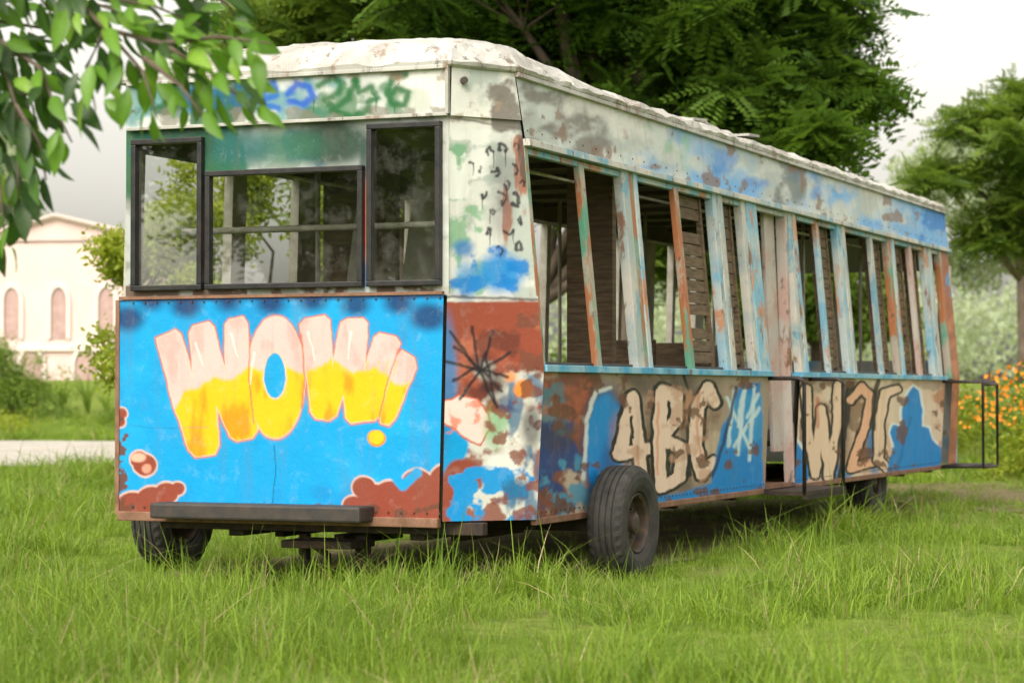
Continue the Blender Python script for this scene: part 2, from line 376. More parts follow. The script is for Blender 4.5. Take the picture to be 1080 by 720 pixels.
def paint_chamfer(px,py):
    P=Pt(px,py,(198,200,194),2,43)
    P.nz(460,580,60,320,(156,168,160),26,.48,44,.7,20,.12)
    P.nz(455,515,150,310,(90,150,106),22,.44,45,.75,14,.14)
    P.nz(455,520,120,210,(212,214,208),22,.45,46,.9,12,.1)
    P.blob(528,288,24,20,(10,130,198),16,.95);P.blob(492,296,11,18,(40,140,200),14,.8);P.blob(488,262,11,9,(20,110,170),10,.85)
    P.nz(470,565,262,310,(8,116,190),20,.46,47,.9,12,.14)
    P.nz(530,578,140,330,(156,92,66),14,.48,48,.85,8,.1,4)
    P.nz(545,578,140,250,(54,48,44),12,.52,77,.7,8,.1,3)
    r_=random.Random(12);K=(24,22,28)
    P.blob(532,182,16,30,(70,70,74),20,.45);P.blob(528,226,14,22,(84,84,88),16,.4)
    for (cx,cy,s) in ((516,160,6),(530,156,5),(543,155,6),(506,178,3.5),(523,182,6),(541,178,7),(510,204,4.5),(528,208,7),(544,211,8),(537,238,8),(516,244,4.5),(546,260,6),(527,263,3.5),(496,172,3),(551,194,5),(534,195,4),(520,222,5),(549,232,4)):
        n_=r_.randint(5,9);a0=r_.uniform(0,6.28);dr=r_.choice((-1,1));rr=s*r_.uniform(.6,1.1)
        pts_=[]
        for q in range(n_):
            a0+=dr*r_.uniform(.45,.85);rr*=r_.uniform(.82,1.12);pts_.append((cx+rr*.75*math.cos(a0)+q*r_.uniform(-.3,.5),cy+rr*1.1*math.sin(a0)+q*r_.uniform(-.2,.5)))
        w0=r_.uniform(.9,2.1);P.stroke(pts_,[w0*r_.uniform(.6,1.3) for _ in pts_],K,2.4,.9)
        if r_.random()<.55: P.stroke([pts_[-1],(pts_[-1][0]+r_.uniform(-1,1),pts_[-1][1]+r_.uniform(5,18))],[.9,.4],K,1.2,.7)
    P.nz(455,600,55,128,(220,219,212),26,.3,49,.7,12,.2)
    P.nz(516,600,80,150,(92,84,74),24,.42,50,.85,14,.16)
    P.nz(455,530,100,128,(150,130,108),16,.48,78,.6,8,.1)
    P.stroke([(470,122),(565,138)],1.2,(110,104,96),2,.8)
    P.nz(455,600,322,430,(138,66,46),60,.22,51,1,9,.06)
    P.nz(455,600,322,430,(178,106,80),26,.5,54,.7,9,.2)
    P.nz(455,600,322,430,(86,42,34),30,.56,80,.7,9,.14)
    P.nz(500,600,380,560,(198,197,188),34,.38,55,.95,20,.12)
    P.nz(455,600,470,556,(128,68,50),26,.48,56,.9,12,.1)
    P.poly([(462,490),(465,440),(452,430),(462,420),(464,470),(500,490),(492,512),(462,550)],BLUE,2)
    P.blob(472,470,22,22,BLUE,4);P.blob(466,400,16,70,(12,120,176),10,.8)
    P.blob(488,500,20,16,(134,64,46),4);P.blob(470,525,10,26,(140,68,50),5)
    FI=[(452,437),(466,425),(486,417),(503,421),(514,436),(516,452),(506,468),(494,463),(480,452),(466,444)]
    P.poly(FI,(180,82,60),1.5,1,2);P.poly(FI,(222,196,188),2)
    P.nz(470,512,422,462,(210,108,74),12,.46,57,.75,8,.14)
    P.blob(525,450,14,24,(100,160,100),14,.7);P.blob(540,470,12,22,(214,212,204),12,.8)
    P.blob(530,490,16,14,(212,214,208),10,.9)
    P.nz(476,560,496,556,(4,138,204),22,.34,58,.98,10,.07)
    P.nz(526,600,395,556,(40,94,130),20,.47,59,.8,14,.14,2)
    P.nz(510,600,380,556,(120,62,46),16,.54,81,.85,14,.1)
    P.blob(552,410,10,10,(236,140,46),5,.95);P.blob(538,398,6,5,(232,140,60),5,.8);P.blob(520,405,14,12,(40,30,32),12,.7);P.blob(508,385,14,12,(50,34,36),14,.6)
    P.blob(560,450,10,22,(36,36,44),10,.7);P.blob(533,425,8,9,(30,60,110),8,.7)
    P.nz(545,600,330,420,(110,64,48),18,.46,61,.85,10,.12)
    for s_ in ([(474,350),(506,392),(524,430)],[(470,380),(506,392),(538,372)],[(486,420),(506,392),(498,345)],[(478,402),(500,388),(536,398)],[(506,392),(520,350)],[(480,365),(530,412)],[(512,372),(522,424)]):
        P.stroke(s_,1.6,(30,25,30),2.8,.9)
    P.stroke([(462,313),(576,316)],1.5,(60,50,60),3,.8)
    return P.c
def glyph(P,strokes,r,fill,out,og=2.6,soft=1.3):
    for p in strokes: P.stroke(p,r,out,soft,1,grow=og)
    for p in strokes: P.stroke(p,r,fill,soft)
def paint_side_low(px,py):
    P=Pt(px,py,(164,144,126),1.8,63)
    P.nz(555,770,392,560,(198,178,158),26,.44,64,.85,14,.2)
    P.nz(640,770,392,560,(118,72,50),30,.54,96,.8,14,.16)
    P.nz(560,632,390,560,(124,66,50),34,.40,65,.95,16,.12)
    P.nz(560,625,390,470,(172,90,62),20,.5,66,.8,12,.14)
    P.nz(556,600,395,470,(60,126,146),18,.5,67,.8,12,.14)
    P.nz(556,640,440,560,(24,66,130),24,.40,68,.95,14,.14)
    P.nz(560,625,480,560,(70,150,186),18,.46,69,.85,12,.12)
    P.blob(588,460,20,16,(60,36,34),16,.5)
    P.blob(640,470,26,64,(14,38,104),12,.9)
    P.blob(639,472,21,58,(4,136,210),5,1);P.blob(642,495,8,30,(24,70,136),9,.6)
    P.blob(668,520,34,14,(6,132,206),5,.9)
    P.stroke([(616,505),(619,440),(629,412),(644,409)],2.2,(220,226,226),2.8,.85)
    P.poly([(650,400),(760,398),(760,430),(690,424),(650,420)],(130,112,98),14,.6)
    for x,y,r in ((680,406,12),(722,402,11),(735,415,9),(668,398,10),(704,402,10)): P.blob(x,y,r,r*.8,(52,42,44),11,.55)
    for x,y,r in ((690,455,10),(724,450,10),(688,500,11),(722,505,10)): P.blob(x,y,r,r*1.4,(56,42,40),12,.5)
    P.blob(696,516,50,13,(70,54,50),14,.6);P.blob(726,430,12,14,(206,120,70),10,.5);P.blob(650,455,7,18,(200,116,76),9,.4)
    cream=(234,206,188);blk=(14,12,17)
    glyph(P,[[(654,478),(660,446),(667,420)],[(667,420),(672,460),(677,503)],[(653,479),(684,473)]],[6.8,6.3,6],cream,blk,3.4)
    glyph(P,[[(698,414),(695,460),(697,514)],[(699,412),(714,418),(713,442),(700,458)],[(700,462),(719,474),(717,502),(698,514)]],[6.8,6.6,6.2,5.8],cream,blk,3.4)
    glyph(P,[[(754,424),(747,409),(736,430),(733,470),(740,499),(753,486)]],[5.4,6.4,7,7,6.4,5.4],cream,blk,3.2)
    for s_ in ([(652,438),(657,424)],[(687,470),(690,520)],[(725,470),(728,505)],[(706,425),(705,440)],[(666,440),(667,462)],[(706,474),(706,496)],[(690,408),(686,424)],[(726,412),(722,396)]): P.stroke(s_,1.5,blk,1.4)
    P.stroke([(738,412),(735,450),(739,488)],1.4,(212,120,92),2,.6);P.stroke([(694,424),(693,500)],1.3,(216,130,100),2,.6);P.stroke([(671,470),(675,498)],1.2,(214,128,100),2,.6)
    P.nz(648,760,405,520,(196,150,124),14,.56,97,.6,6,.16)
    P.poly([(757,470),(762,448),(770,438),(772,420),(780,408),(802,402),(806,530),(700,535),(690,526),(728,516),(750,508)],(0,130,208),3)
    P.poly([(764,470),(770,432),(780,416),(804,414),(804,460),(780,476)],(60,158,212),8,.6)
    for s_ in ([(768,470),(774,412)],[(778,478),(786,410)],[(790,485),(796,408)],[(766,420),(790,470)],[(774,470),(800,430)],[(784,412),(778,450)],[(800,415),(788,440)]): P.stroke(s_,1.9,(206,228,236),2.6,.85)
    P.stroke([(752,502),(762,470),(770,440),(776,408)],1.7,(10,36,86),2,.85)
    P.nz(640,806,524,545,(50,84,110),20,.48,72,.6,8,.14)
    m=(px>836)
    P.c[m]=lin((224,202,182))
    P.nz(842,1010,396,520,(208,164,134),22,.48,73,.65,10,.18)
    P.nz(842,1010,396,414,(156,138,122),16,.44,74,.7,6,.14)
    P.nz(842,930,396,520,(120,82,62),18,.55,98,.75,8,.12)
    P.blob(838,492,16,28,(0,130,206),3,1);P.stroke([(840,462),(850,476),(855,505)],1.6,(232,230,226),1.5,.95)
    P.blob(888,450,9,46,(52,40,38),9,.55);P.blob(922,470,7,30,(0,126,200),5,.85);P.blob(882,500,16,10,(0,126,200),5,.85)
    cr2=(238,206,182)
    glyph(P,[[(850,410),(851,450),(859,500)],[(859,500),(866,432)],[(866,432),(874,502)],[(874,502),(882,450),(884,406)]],[4.8,4.4,4.6],cr2,blk,2.4)
    P.stroke([(862,420),(862,450)],1.8,(190,90,66),2,.6)
    P.poly([(893,402),(901,402),(894,450),(889,507),(883,507),(887,450)],blk,1.6)
    glyph(P,[[(898,422),(908,408),(919,418),(912,450)],[(912,450),(897,494)],[(897,494),(923,486)]],[4.1,4.3,4.2,3.8],(236,180,150),blk,2.4)
    glyph(P,[[(946,410),(934,414),(927,446),(926,484),(938,496)]],[3.8,4.8,5,5,3.8],cr2,blk,2.3)
    P.stroke([(926,402),(921,430),(921,452)],2.4,blk,2,.9)
    SW=[(934,502),(941,470),(937,456),(941,446),(949,448),(950,430),(956,414),(963,406),(970,412),(974,430),(973,448),(980,450),(984,464),(992,470),(1004,470),(1004,520),(930,520)]
    P.poly(SW,(0,134,212),1.8,1,0)
    P.stroke(SW[1:14],1.4,(226,234,238),1.6,.92)
    P.stroke([(946,498),(952,470),(960,440)],1,(8,84,156),2,.6)
    P.nz(838,1010,508,520,(130,108,90),14,.48,75,.7,5,.12)
    P.nz(986,1012,396,500,(190,130,96),14,.4,76,.8,6,.12)
    P.nz(560,1010,388,400,(104,78,60),10,.52,77,.8,4,.12)
    P.nz(560,1010,395,560,(104,64,46),14,.65,78,.85,6,.06)
    return P.c
def paint_side_fascia(px,py):
    P=Pt(px,py,(192,198,194),1.0,83)
    P.nz(535,1010,60,270,(162,170,164),24,.46,84,.7,10,.2)
    P.nz(530,650,60,170,(100,92,82),28,.44,85,.8,16,.22,.6)
    P.nz(640,770,100,200,(100,154,198),36,.38,86,.8,18,.3)
    P.nz(650,730,110,190,(130,180,140),22,.48,87,.7,10,.24)
    P.nz(730,1010,150,270,(104,164,216),34,.32,88,.95,18,.28)
    P.nz(750,870,130,215,(40,124,200),24,.50,89,.7,10,.26)
    P.nz(815,900,160,225,(84,94,90),20,.45,90,.75,10,.2)
    P.nz(880,960,180,240,(204,194,180),18,.47,92,.8,10,.2)
    P.nz(968,1012,200,280,(36,120,196),18,.34,93,.9,8,.14)
    P.nz(535,1010,60,280,(124,98,78),11,.63,94,.8,6,.07,1.6)
    P.nz(590,710,95,175,(218,217,210),26,.44,95,.8,10,.25)
    return P.c
tF=-.42
surf('front_lower_panel',bF(1.),W0,.45,1.85,.0068,lambda s,z:(tF-.03+0*s,s+ (bF(z)-bF(1.))*(1-(s-.5)/2.3)),paint_front_low)
wins=[(.515,.985,1.925,2.91),(1.05,2.145,1.925,2.655),(2.205,2.70,1.925,2.88)]
surf('front_window_wall',.455,W0-.04,1.85,2.97,.01,lambda s,z:(tF+0*s,s),paint_front_up,wins)
surf('front_fascia_panel',.44,W0-.05,2.965,3.275,.008,lambda s,z:(tF-.025+0*s,s),paint_front_fascia)
def chf(off):
    def f(s,z):
        u0=bF(z);u1=uR(z);t=tF+s*(0-tF);u=u0+s*(u1-u0)
        return t-off*.7,u-off*.7
    return f
for nm,z0,z1,off in (('corner_lower_panel',.45,1.85,.028),('corner_upper_panel',1.845,2.965,.0),('corner_fascia_panel',2.96,3.275,.022)):
    grid_mesh(nm,np.linspace(0,1,90),np.linspace(z0,z1,int((z1-z0)/.007)),chf(off),paint_chamfer,(),True)
sideR=lambda off:(lambda s,z:(s,uR(z)-off+0*s))
surf('side_lower_panel',-.005,5.04,.45,1.39,.0098,sideR(0),paint_side_low)
surf('side_lower_panel_rear',5.95,11.72,.45,1.39,.0108,sideR(0),paint_side_low)
surf('side_fascia_panel',-.01,TL,2.83,3.275,.0125,sideR(.02),paint_side_fascia)
def paint_rc(px,py):
    P=Pt(px,py,(160,98,70),1,99);P.nz(980,1015,200,330,(90,150,200),16,.4,100,.9,8,.1);P.nz(980,1015,330,500,(190,124,90),12,.5,101,.8,8,.1);return P.c
surf('rear_corner_panel',12.1,TL,.45,2.83,.02,sideR(0),paint_rc)
def flat_white(px,py):
    P=Pt(px,py,(180,184,178),1,111);P.nz(-500,2500,-500,2500,(90,150,180),60,.5,112,.8,20,.1);return P.c
surf('far_side_lower_panel',tF,TL,.45,1.39,.05,lambda s,z:(s,uL(z)),flat_white)
surf('far_side_fascia_panel',tF,TL,2.83,3.275,.05,lambda s,z:(s,uL(z)),flat_white)
surf('rear_lower_panel',.03,W0-.02,.45,1.6,.05,lambda s,z:(TL+0*s,s),flat_white)
surf('rear_fascia_panel',.15,W0-.08,2.6,3.275,.05,lambda s,z:(TL+0*s,s),flat_white)
mb=MB()
mb.box((tF-.012,W0+.0,1.15),(.05,.03,1.40));mb.make('left_corner_post',M['step'],bus)
mb=MB();mb.box((tF-.016,(.47+W0)/2,1.862),(.05,W0-.50,.02));mb.make('front_belt_rail',M['step'],bus)
# linings
mb=MB()
def strip_lin(mb,t0,t1,z0,z1,off,far=False):
    if not far: a=[(t0,uR(z0)+off,z0),(t1,uR(z0)+off,z0),(t1,uR(z1)+off,z1),(t0,uR(z1)+off,z1)]
    else: a=[(t0,uL(z0)-off,z0),(t1,uL(z0)-off,z0),(t1,uL(z1)-off,z1),(t0,uL(z1)-off,z1)]
    b=len(mb.v);mb.v+=[tuple(float(q) for q in p) for p in a];mb.f.append((b,b+1,b+2,b+3))
strip_lin(mb,0.02,5.04,.46,1.385,.045);strip_lin(mb,5.95,11.7,.46,1.385,.045);strip_lin(mb,0.02,TL-.05,2.84,3.2,.05)
strip_lin(mb,tF+.05,TL-.05,.46,1.385,.045,True);strip_lin(mb,tF+.05,TL-.05,2.84,3.2,.05,True)
b=len(mb.v);mb.v+=[(tF+.03,.5,.46),(tF+.03,2.75,.46),(tF+.03,2.75,1.84),(tF+.03,.5,1.84)];mb.f.append((b,b+1,b+2,b+3))
b=len(mb.v);mb.v+=[(tF+.045,.53,.46),(.02,.09,.46),(.02,.21,3.2),(tF+.045,.50,3.2)];mb.f.append((b,b+1,b+2,b+3))
mb.make('interior_lining',M['inner'],bus)
mb=MB();mb.box((2.5,W0/2,.801),(4.9,W0-.14,.05));mb.box((5.45,W0/2+.35,.80),(1.0,W0-.85,.05));mb.box((9.1,W0/2,.802),(6.0,W0-.14,.05));mb.make('floor',M['floor'],bus)
mb=MB();mb.box((TL/2+.1,W0/2+.05,3.02),(TL-.4,W0-.40,.03))
for i in range(14): mb.box((.4+i*.9,W0/2+.05,2.985),(.05,W0-.42,.04))
mb.make('ceiling',M['inner'],bus)
# ---- pillars
def pillar(mb,t0,t1,z0,z1,off=-.005,th=.07,far=False,lean=0):
    def q(t,z,o):
        return (t,float(uR(z)+off+o),z) if not far else (t,float(uL(z)-off-o),z)
    low=[q(t0,z0,0),q(t1,z0,0),q(t1,z0,th),q(t0,z0,th)];hi=[q(t0+lean,z1,0),q(t1+lean,z1,0),q(t1+lean,z1,th),q(t0+lean,z1,th)]
    mb.hexa(low,hi)
ZB,ZT=1.39,2.835
specs=[('pil_rust',0.0,.06),('pil_white',1.78,1.92),('pil_rust',1.925,2.02),('pil_blue',2.025,2.10),
 ('pil_blue',3.87,3.97),('pil_white',3.975,4.10),('pil_white',4.63,4.74),('pil_blue',4.745,5.03),
 ('pil_white',6.0,6.12),('pil_blue',6.13,6.22),('pil_blue',7.64,7.79),('pil_white',7.795,7.90),
 ('pil_rust',9.62,9.74),('pil_blue',9.745,9.86),('pil_blue',11.24,11.42),('pil_white',11.425,11.58),('pil_rust',12.0,12.1)]
for i,(mt,a,b) in enumerate(specs):
    mb=MB();pillar(mb,a,b,ZB,ZT,off=-.012 if i%2 else -.004);mb.make('pillar_%d'%(i+1),M[mt],bus,bevel=.006)
for i,(mt,a,w,ln) in enumerate([('pil_rust',1.0,.09,-.03),('pil_rust',2.98,.10,-.04),('pil_blue',6.92,.09,0),('pil_white',8.9,.10,0),('pil_pink',10.55,.12,0)]):
    mb=MB();pillar(mb,a,a+w,ZB+.02,ZT-.06,off=.0,th=.045,lean=ln);mb.make('window_mullion_%d'%(i+1),M[mt],bus,bevel=.005)
mb=MB()
for a,w in ((tF+.02,.12),(.9,.2),(1.9,.3),(3.0,.1),(3.9,.3),(4.9,.12),(5.8,.3),(6.9,.1),(7.7,.3),(8.9,.1),(9.7,.3),(10.6,.1),(11.4,.3),(12.2,.2)):
    pillar(mb,a,a+w,ZB-.003,ZT+.003,far=True)
for u in (.06,1.25,W0-.25): mb.box((TL-.03,u+.1,2.1),(.06,.14,1.1))
mb.make('far_side_pillars',M['creampaint'],bus)
def rail(name,mat,t0,t1,z,h,off,th,far=False):
    mb=MB();pillar(mb,t0,t1,z,z+h,off=off,th=th,far=far);return mb.make(name,mat,bus,bevel=.004)
rail('window_sill',M['trimblue'],.0,5.04,1.375,.045,-.035,.11)
rail('window_sill_rear',M['trimblue'],5.95,11.7,1.375,.045,-.035,.11)
rail('window_head_trim',M['pil_white'],.0,TL,2.80,.045,-.045,.10)
rail('fascia_top_trim',M['roof'],-.02,TL,3.235,.03,-.05,.06)
rail('window_head_rail',M['pil_blue'],.07,TL-.3,2.755,.04,.01,.05)
rail('far_side_sill',M['creampaint'],tF+.1,TL,1.376,.045,-.03,.1,True)
rail('window_channel',M['black'],.08,5.0,1.42,.02,.03,.05)
rail('window_channel_rear',M['black'],6.25,11.6,1.42,.02,.03,.05)
k=0
for a,b in ((3.24,3.82),(4.16,4.60),(7.10,7.58),(9.05,9.56),(10.2,10.52),(10.72,11.18)):
    k+=1;mb=MB()
    pillar(mb,a,a+.04,1.44,2.75,off=.08,th=.04);pillar(mb,b-.04,b,1.44,2.75,off=.08,th=.04)
    z=1.47
    while z<2.72:
        if random.random()>.06: pillar(mb,a+.03,b-.03,z,z+.082,off=.095+random.uniform(-.004,.004),th=.015)
        z+=.092
    mb.make('slatted_shutter_%d'%k,M['wood'],bus)
mb=MB();pillar(mb,5.93,5.99,.46,2.80,off=0,th=.09);mb.make('door_jamb',M['pil_pink'],bus,bevel=.005)
mb=MB();pillar(mb,5.62,5.92,.74,2.78,off=.10,th=.035);mb.make('door_leaf',M['pil_pink'],bus,bevel=.005)
mb=MB();pillar(mb,5.035,5.075,.46,1.375,off=0.01,th=.09);mb.make('door_post',M['pil_blue'],bus)
mb=MB();mb.box((5.5,.32,.46),(.88,.55,.03));mb.box((5.5,.46,.64),(.86,.32,.03));mb.box((5.5,.60,.55),(.86,.02,.17));mb.box((5.5,.31,.55),(.86,.02,.17));mb.box((5.5,.62,.72),(.86,.02,.17))
mb.make('door_steps',M['step'],bus)
mb=MB();mb.box((5.62,-.14,.42),(1.25,.36,.035));mb.box((5.62,-.30,.40),(1.25,.03,.06));mb.make('step_platform',M['chassis'],bus)
mb=MB()
def bar(p,r=.017): mb.tube(p,r,8)
def hoop(t,out_,z1,z0):
    r=.05
    bar([(t,.02,z1),(t,-out_+r,z1),(t,-out_+r*.3,z1-r*.3),(t,-out_,z1-r),(t,-out_,z0)])
hoop(5.0,.30,1.36,.42);hoop(6.24,.30,1.36,.42)
bar([(11.62,.02,1.36),(11.62,-.40,1.36),(11.62,-.43,1.33),(11.62,-.43,.44),(11.62,.02,.44)])
bar([(12.3,.02,1.36),(12.3,-.42,1.36),(12.3,-.45,1.33),(12.3,-.45,.44),(12.3,.02,.44)])
bar([(11.62,-.43,.44),(12.3,-.45,.44)]);bar([(11.62,-.43,1.33),(12.3,-.45,1.33)])
mb.box((11.96,-.2,.45),(.7,.40,.03))
mb.make('boarding_rails',M['tube'],bus,True)
def frame(name,a,b,z0,z1,w=.036):
    mb=MB();t=tF-.02
    mb.box((t,(a+b)/2,z0),(.06,b-a+w,w));mb.box((t,(a+b)/2,z1),(.06,b-a+w,w))
    mb.box((t,a,(z0+z1)/2),(.056,w,z1-z0-w+.002));mb.box((t,b,(z0+z1)/2),(.056,w,z1-z0-w+.002))
    mb.make(name,M['black'],bus,bevel=.006)
    mb=MB();mb.box((tF-.005,(a+b)/2,(z0+z1)/2),(.006,b-a-w+.01,z1-z0-w+.01));mb.make(name.replace('frame','glass'),M['glass'],bus)
for i,(a,b,c,d) in enumerate(wins): frame('front_window_frame_%d'%(i+1),a,b,c,d)
mb=MB();mb.box((tF-.03,(.44+W0-.06)/2,2.968),(.03,W0-.52,.022));mb.box((tF-.035,(.44+W0-.06)/2,3.262),(.04,W0-.52,.025))
mb.make('front_trim',M['roof'],bus,bevel=.004)
mb=MB();mb.box((tF-.03,.45,3.12),(.035,.02,.30));mb.make('corner_trim',M['roof'],bus)
mb=MB()
for i in range(26): 
    u=.50+i*.088;mb.box((tF-.035,u,.50),(.008,.010,.010));mb.box((tF-.035,u,1.83),(.008,.010,.010))
for i in range(60):
    t=.1+i*.083
    if t<5: mb.box((t,float(uR(.5))-.002,.49),(.010,.006,.010))
for i in range(70):
    t=6.0+i*.081;mb.box((t,float(uR(.5))-.002,.49),(.010,.006,.010))
for i in range(50): mb.box((.05+i*.246,float(uR(2.9))-.021,2.90),(.010,.006,.010))
mb.make('rivets',M['hub'],bus)
mb=MB();mb.tube([(tF+.06,.385,3.18),(tF+.03,.36,3.18)],.022,12);mb.make('marker_boss',M['bumper'],bus)
mb=MB()
for t,u in ((1.2,.6),(1.2,2.2),(3.4,.6),(3.4,2.2),(5.9,.7),(5.9,2.2),(8.2,.6),(8.2,2.2),(10.4,.6),(10.4,2.2)): mb.tube([(t,u,.82),(t,u,3.0)],.018,8)
mb.tube([(.0,.5,2.32),(.0,2.6,2.32)],.022,8);mb.tube([(.5,.55,2.75),(12,.55,2.75)],.014,6);mb.tube([(.5,2.25,2.75),(12,2.25,2.75)],.014,6)
mb.make('interior_grab_poles',M['creampaint'],bus,True)
mb=MB()
r=Matrix.Rotation(math.radians(8),3,'X')
mb.box((1.0,1.25,2.15),(.03,.34,1.35),r);mb.box((.6,1.62,2.0),(.04,.08,1.5),r);mb.box((2.6,2.5,2.1),(.04,.1,1.7),r);mb.make('leaning_interior_panel',M['creampaint'],bus)
mb=MB();mb.box((2.2,2.35,2.1),(.08,.6,1.8));mb.box((2.2,.5,2.1),(.08,.35,1.8));mb.make('cab_partition',M['wood'],bus)
mb=MB()
for i in range(7):
    t=2.0+i*1.4
    if abs(t-5.5)<.8: continue
    mb.box((t,2.35,1.22),(.42,.78,.05));mb.box((t+.2,2.35,1.5),(.05,.78,.5));mb.box((t,2.35,1.0),(.3,.05,.4))
mb.make('seat_benches',M['wood'],bus)
# ---- roof
poly=[(tF,.444),(0.,.20),(TL,.20),(TL,2.76),(tF,2.76)]
def inset(poly,k):
    n=len(poly);L=[]
    for i in range(n):
        a=Vector(poly[i]);b=Vector(poly[(i+1)%n]);d=(b-a).normalized();nrm=Vector((-d.y,d.x))
        L.append((a+nrm*k,d))
    res=[]
    for i in range(n):
        p,d=L[i-1];q,e=L[i]
        den=d.x*e.y-d.y*e.x;s=((q.x-p.x)*e.y-(q.y-p.y)*e.x)/den;res.append(p+d*s)
    return res
segs=[8,200,44,210,40]
rings=[(-.035,3.262),(-.05,3.268),(-.055,3.295),(-.03,3.33),(.03,3.385),(.10,3.44),(.22,3.49),(.5,3.53)]
mb=MB();cnt=None
for ri,(k,z) in enumerate(rings):
    P=inset(poly,k);pts=[]
    for i in range(5):
        a=P[i];b=P[(i+1)%5]
        for j in range(segs[i]):
            p=a.lerp(b,j/segs[i]);pts.append(p)
    cnt=len(pts)
    for p in pts:
        am=[0,.008,.02,.03,.03,.028,.024,.02][ri]
        zz_=z-(z-3.3)*.45*min(1,max(0,(p.x-.3)/1.5)) if z>3.3 else z
        nz_=float(fbm(np.array([p.x*6]),np.array([p.y*6+ri*.7]),5,3)[0]-.5)*2
        nx=float(fbm(np.array([p.x*8+30]),np.array([p.y*8+ri]),6,3)[0]-.5)*2
        mb.v.append((p.x,p.y+nx*am*.7*(-1 if p.y<1.4 else 1),zz_+nz_*am*1.3))
for r_ in range(len(rings)-1):
    for i in range(cnt):
        mb.f.append((r_*cnt+i,r_*cnt+(i+1)%cnt,(r_+1)*cnt+(i+1)%cnt,(r_+1)*cnt+i))
mb.f.append(tuple((len(rings)-1)*cnt+i for i in range(cnt)))
mb.f.append(tuple(range(cnt))[::-1])
mb.make('roof',M['roof'],bus)
mb=MB()
for i in range(8): 
    t=2.2+random.random()*9.6;mb.box((t,.42+random.random()*.3,3.435),(.3+random.random()*.3,.25,.02),Matrix.Rotation(random.uniform(-.12,.12),3,'Y'))
mb.make('roof_loose_sheets',M['roof'],bus)
# ---- chassis
mb=MB()
mb.box((5.9,.75,.38),(12.3,.10,.13));mb.box((5.9,2.05,.38),(12.3,.10,.13))
for t in (-.3,.5,1.9,3.4,4.9,6.4,7.9,9.4,10.9,12.2): mb.box((t,1.41,.40),(.08,2.3,.08))
mb.box((1.0,1.5,.385),(.13,3.1,.12));mb.box((9.2,1.4,.385),(.13,2.4,.12))
mb.box((.9,.75,.30),(1.1,.07,.05));mb.box((.9,2.05,.30),(1.1,.07,.05))
mb.box((.3,1.35,.30),(.9,.07,.07));mb.tube([(-.25,1.55,.32),(-.2,1.4,.20),(-.3,1.35,.12)],.025,8);mb.box((-.2,1.4,.28),(.35,.5,.05));mb.box((-.1,1.2,.22),(.08,.08,.22));mb.box((-.1,1.62,.22),(.06,.06,.22))
mb.box((3.4,1.4,.33),(1.0,.6,.22))
mb.make('chassis',M['chassis'],bus,bevel=.006)
mb=MB();mb.box((tF-.13,1.70,.49),(.22,1.50,.10));mb.make('front_bumper',M['bumper'],bus,bevel=.015)
mb=MB();mb.box((tF-.02,1.66,.44),(.06,2.30,.06));mb.box((2.5,.06,.435),(5.0,.04,.045));mb.box((9.0,.06,.435),(6.1,.04,.045));mb.box((6.1,W0-.05,.435),(12.2,.04,.045));mb.make('lower_body_rail',M['step'],bus,bevel=.006)
def wheel(name,t,u,R=.385,w=.25,rot=0):
    e=bpy.data.objects.new(name,None);scene.collection.objects.link(e);e.parent=bus;e.location=(t,u,R-.01);e.rotation_euler=(0,0,rot)
    prof=[(.50,-.30),(.56,-.44),(.66,-.50),(.80,-.52),(.90,-.49),(.965,-.43),(.985,-.38)]
    g=[]
    for c in (-.26,-.09,.09,.26): g+=[(1.0,c-.035),(.965,c-.02),(.965,c+.02),(1.0,c+.035)]
    prof=prof+g+[(a,-b) for a,b in reversed(prof)]
    n=72;mb=MB()
    for i in range(n):
        a=2*math.pi*i/n
        for j,(r,x) in enumerate(prof):
            rr=r*R
            if j in(5,6,23,24) and i%2: rr-=.008
            mb.v.append((math.cos(a)*rr,x*w,math.sin(a)*rr))
    m_=len(prof)
    for i in range(n):
        for j in range(m_-1): mb.f.append((i*m_+j,i*m_+j+1,((i+1)%n)*m_+j+1,((i+1)%n)*m_+j))
    mb.make('tyre',M['rubber'],e)
    mb=MB()
    hp=[(.52,.34),(.50,.36),(.46,.30),(.44,.10),(.30,.06),(.27,.12),(.20,.13),(.17,.30),(.10,.34),(0.001,.34)]
    for sgn in (1,-1):
        b=len(mb.v)
        for i in range(48):
            a=2*math.pi*i/48
            for r,x in hp: mb.v.append((math.cos(a)*r*R,sgn*x*w*1.15,math.sin(a)*r*R))
        for i in range(48):
            for j in range(len(hp)-1): mb.f.append((b+i*len(hp)+j,b+i*len(hp)+j+1,b+((i+1)%48)*len(hp)+j+1,b+((i+1)%48)*len(hp)+j))
        for i in range(8):
            a=2*math.pi*i/8;c=(math.cos(a)*.24*R,sgn*(.13*w+.012),math.sin(a)*.24*R);mb.tube([c,(c[0],c[1]+sgn*.02,c[2])],.011,6)
    mb.make('rim',M['hub'],e)
wheel('front_wheel_right',1.14,-.13,rot=-.03);wheel('front_wheel_left',.85,3.17,rot=-.05)
wheel('rear_wheel_right',9.2,.24);wheel('rear_wheel_left',9.2,2.6)
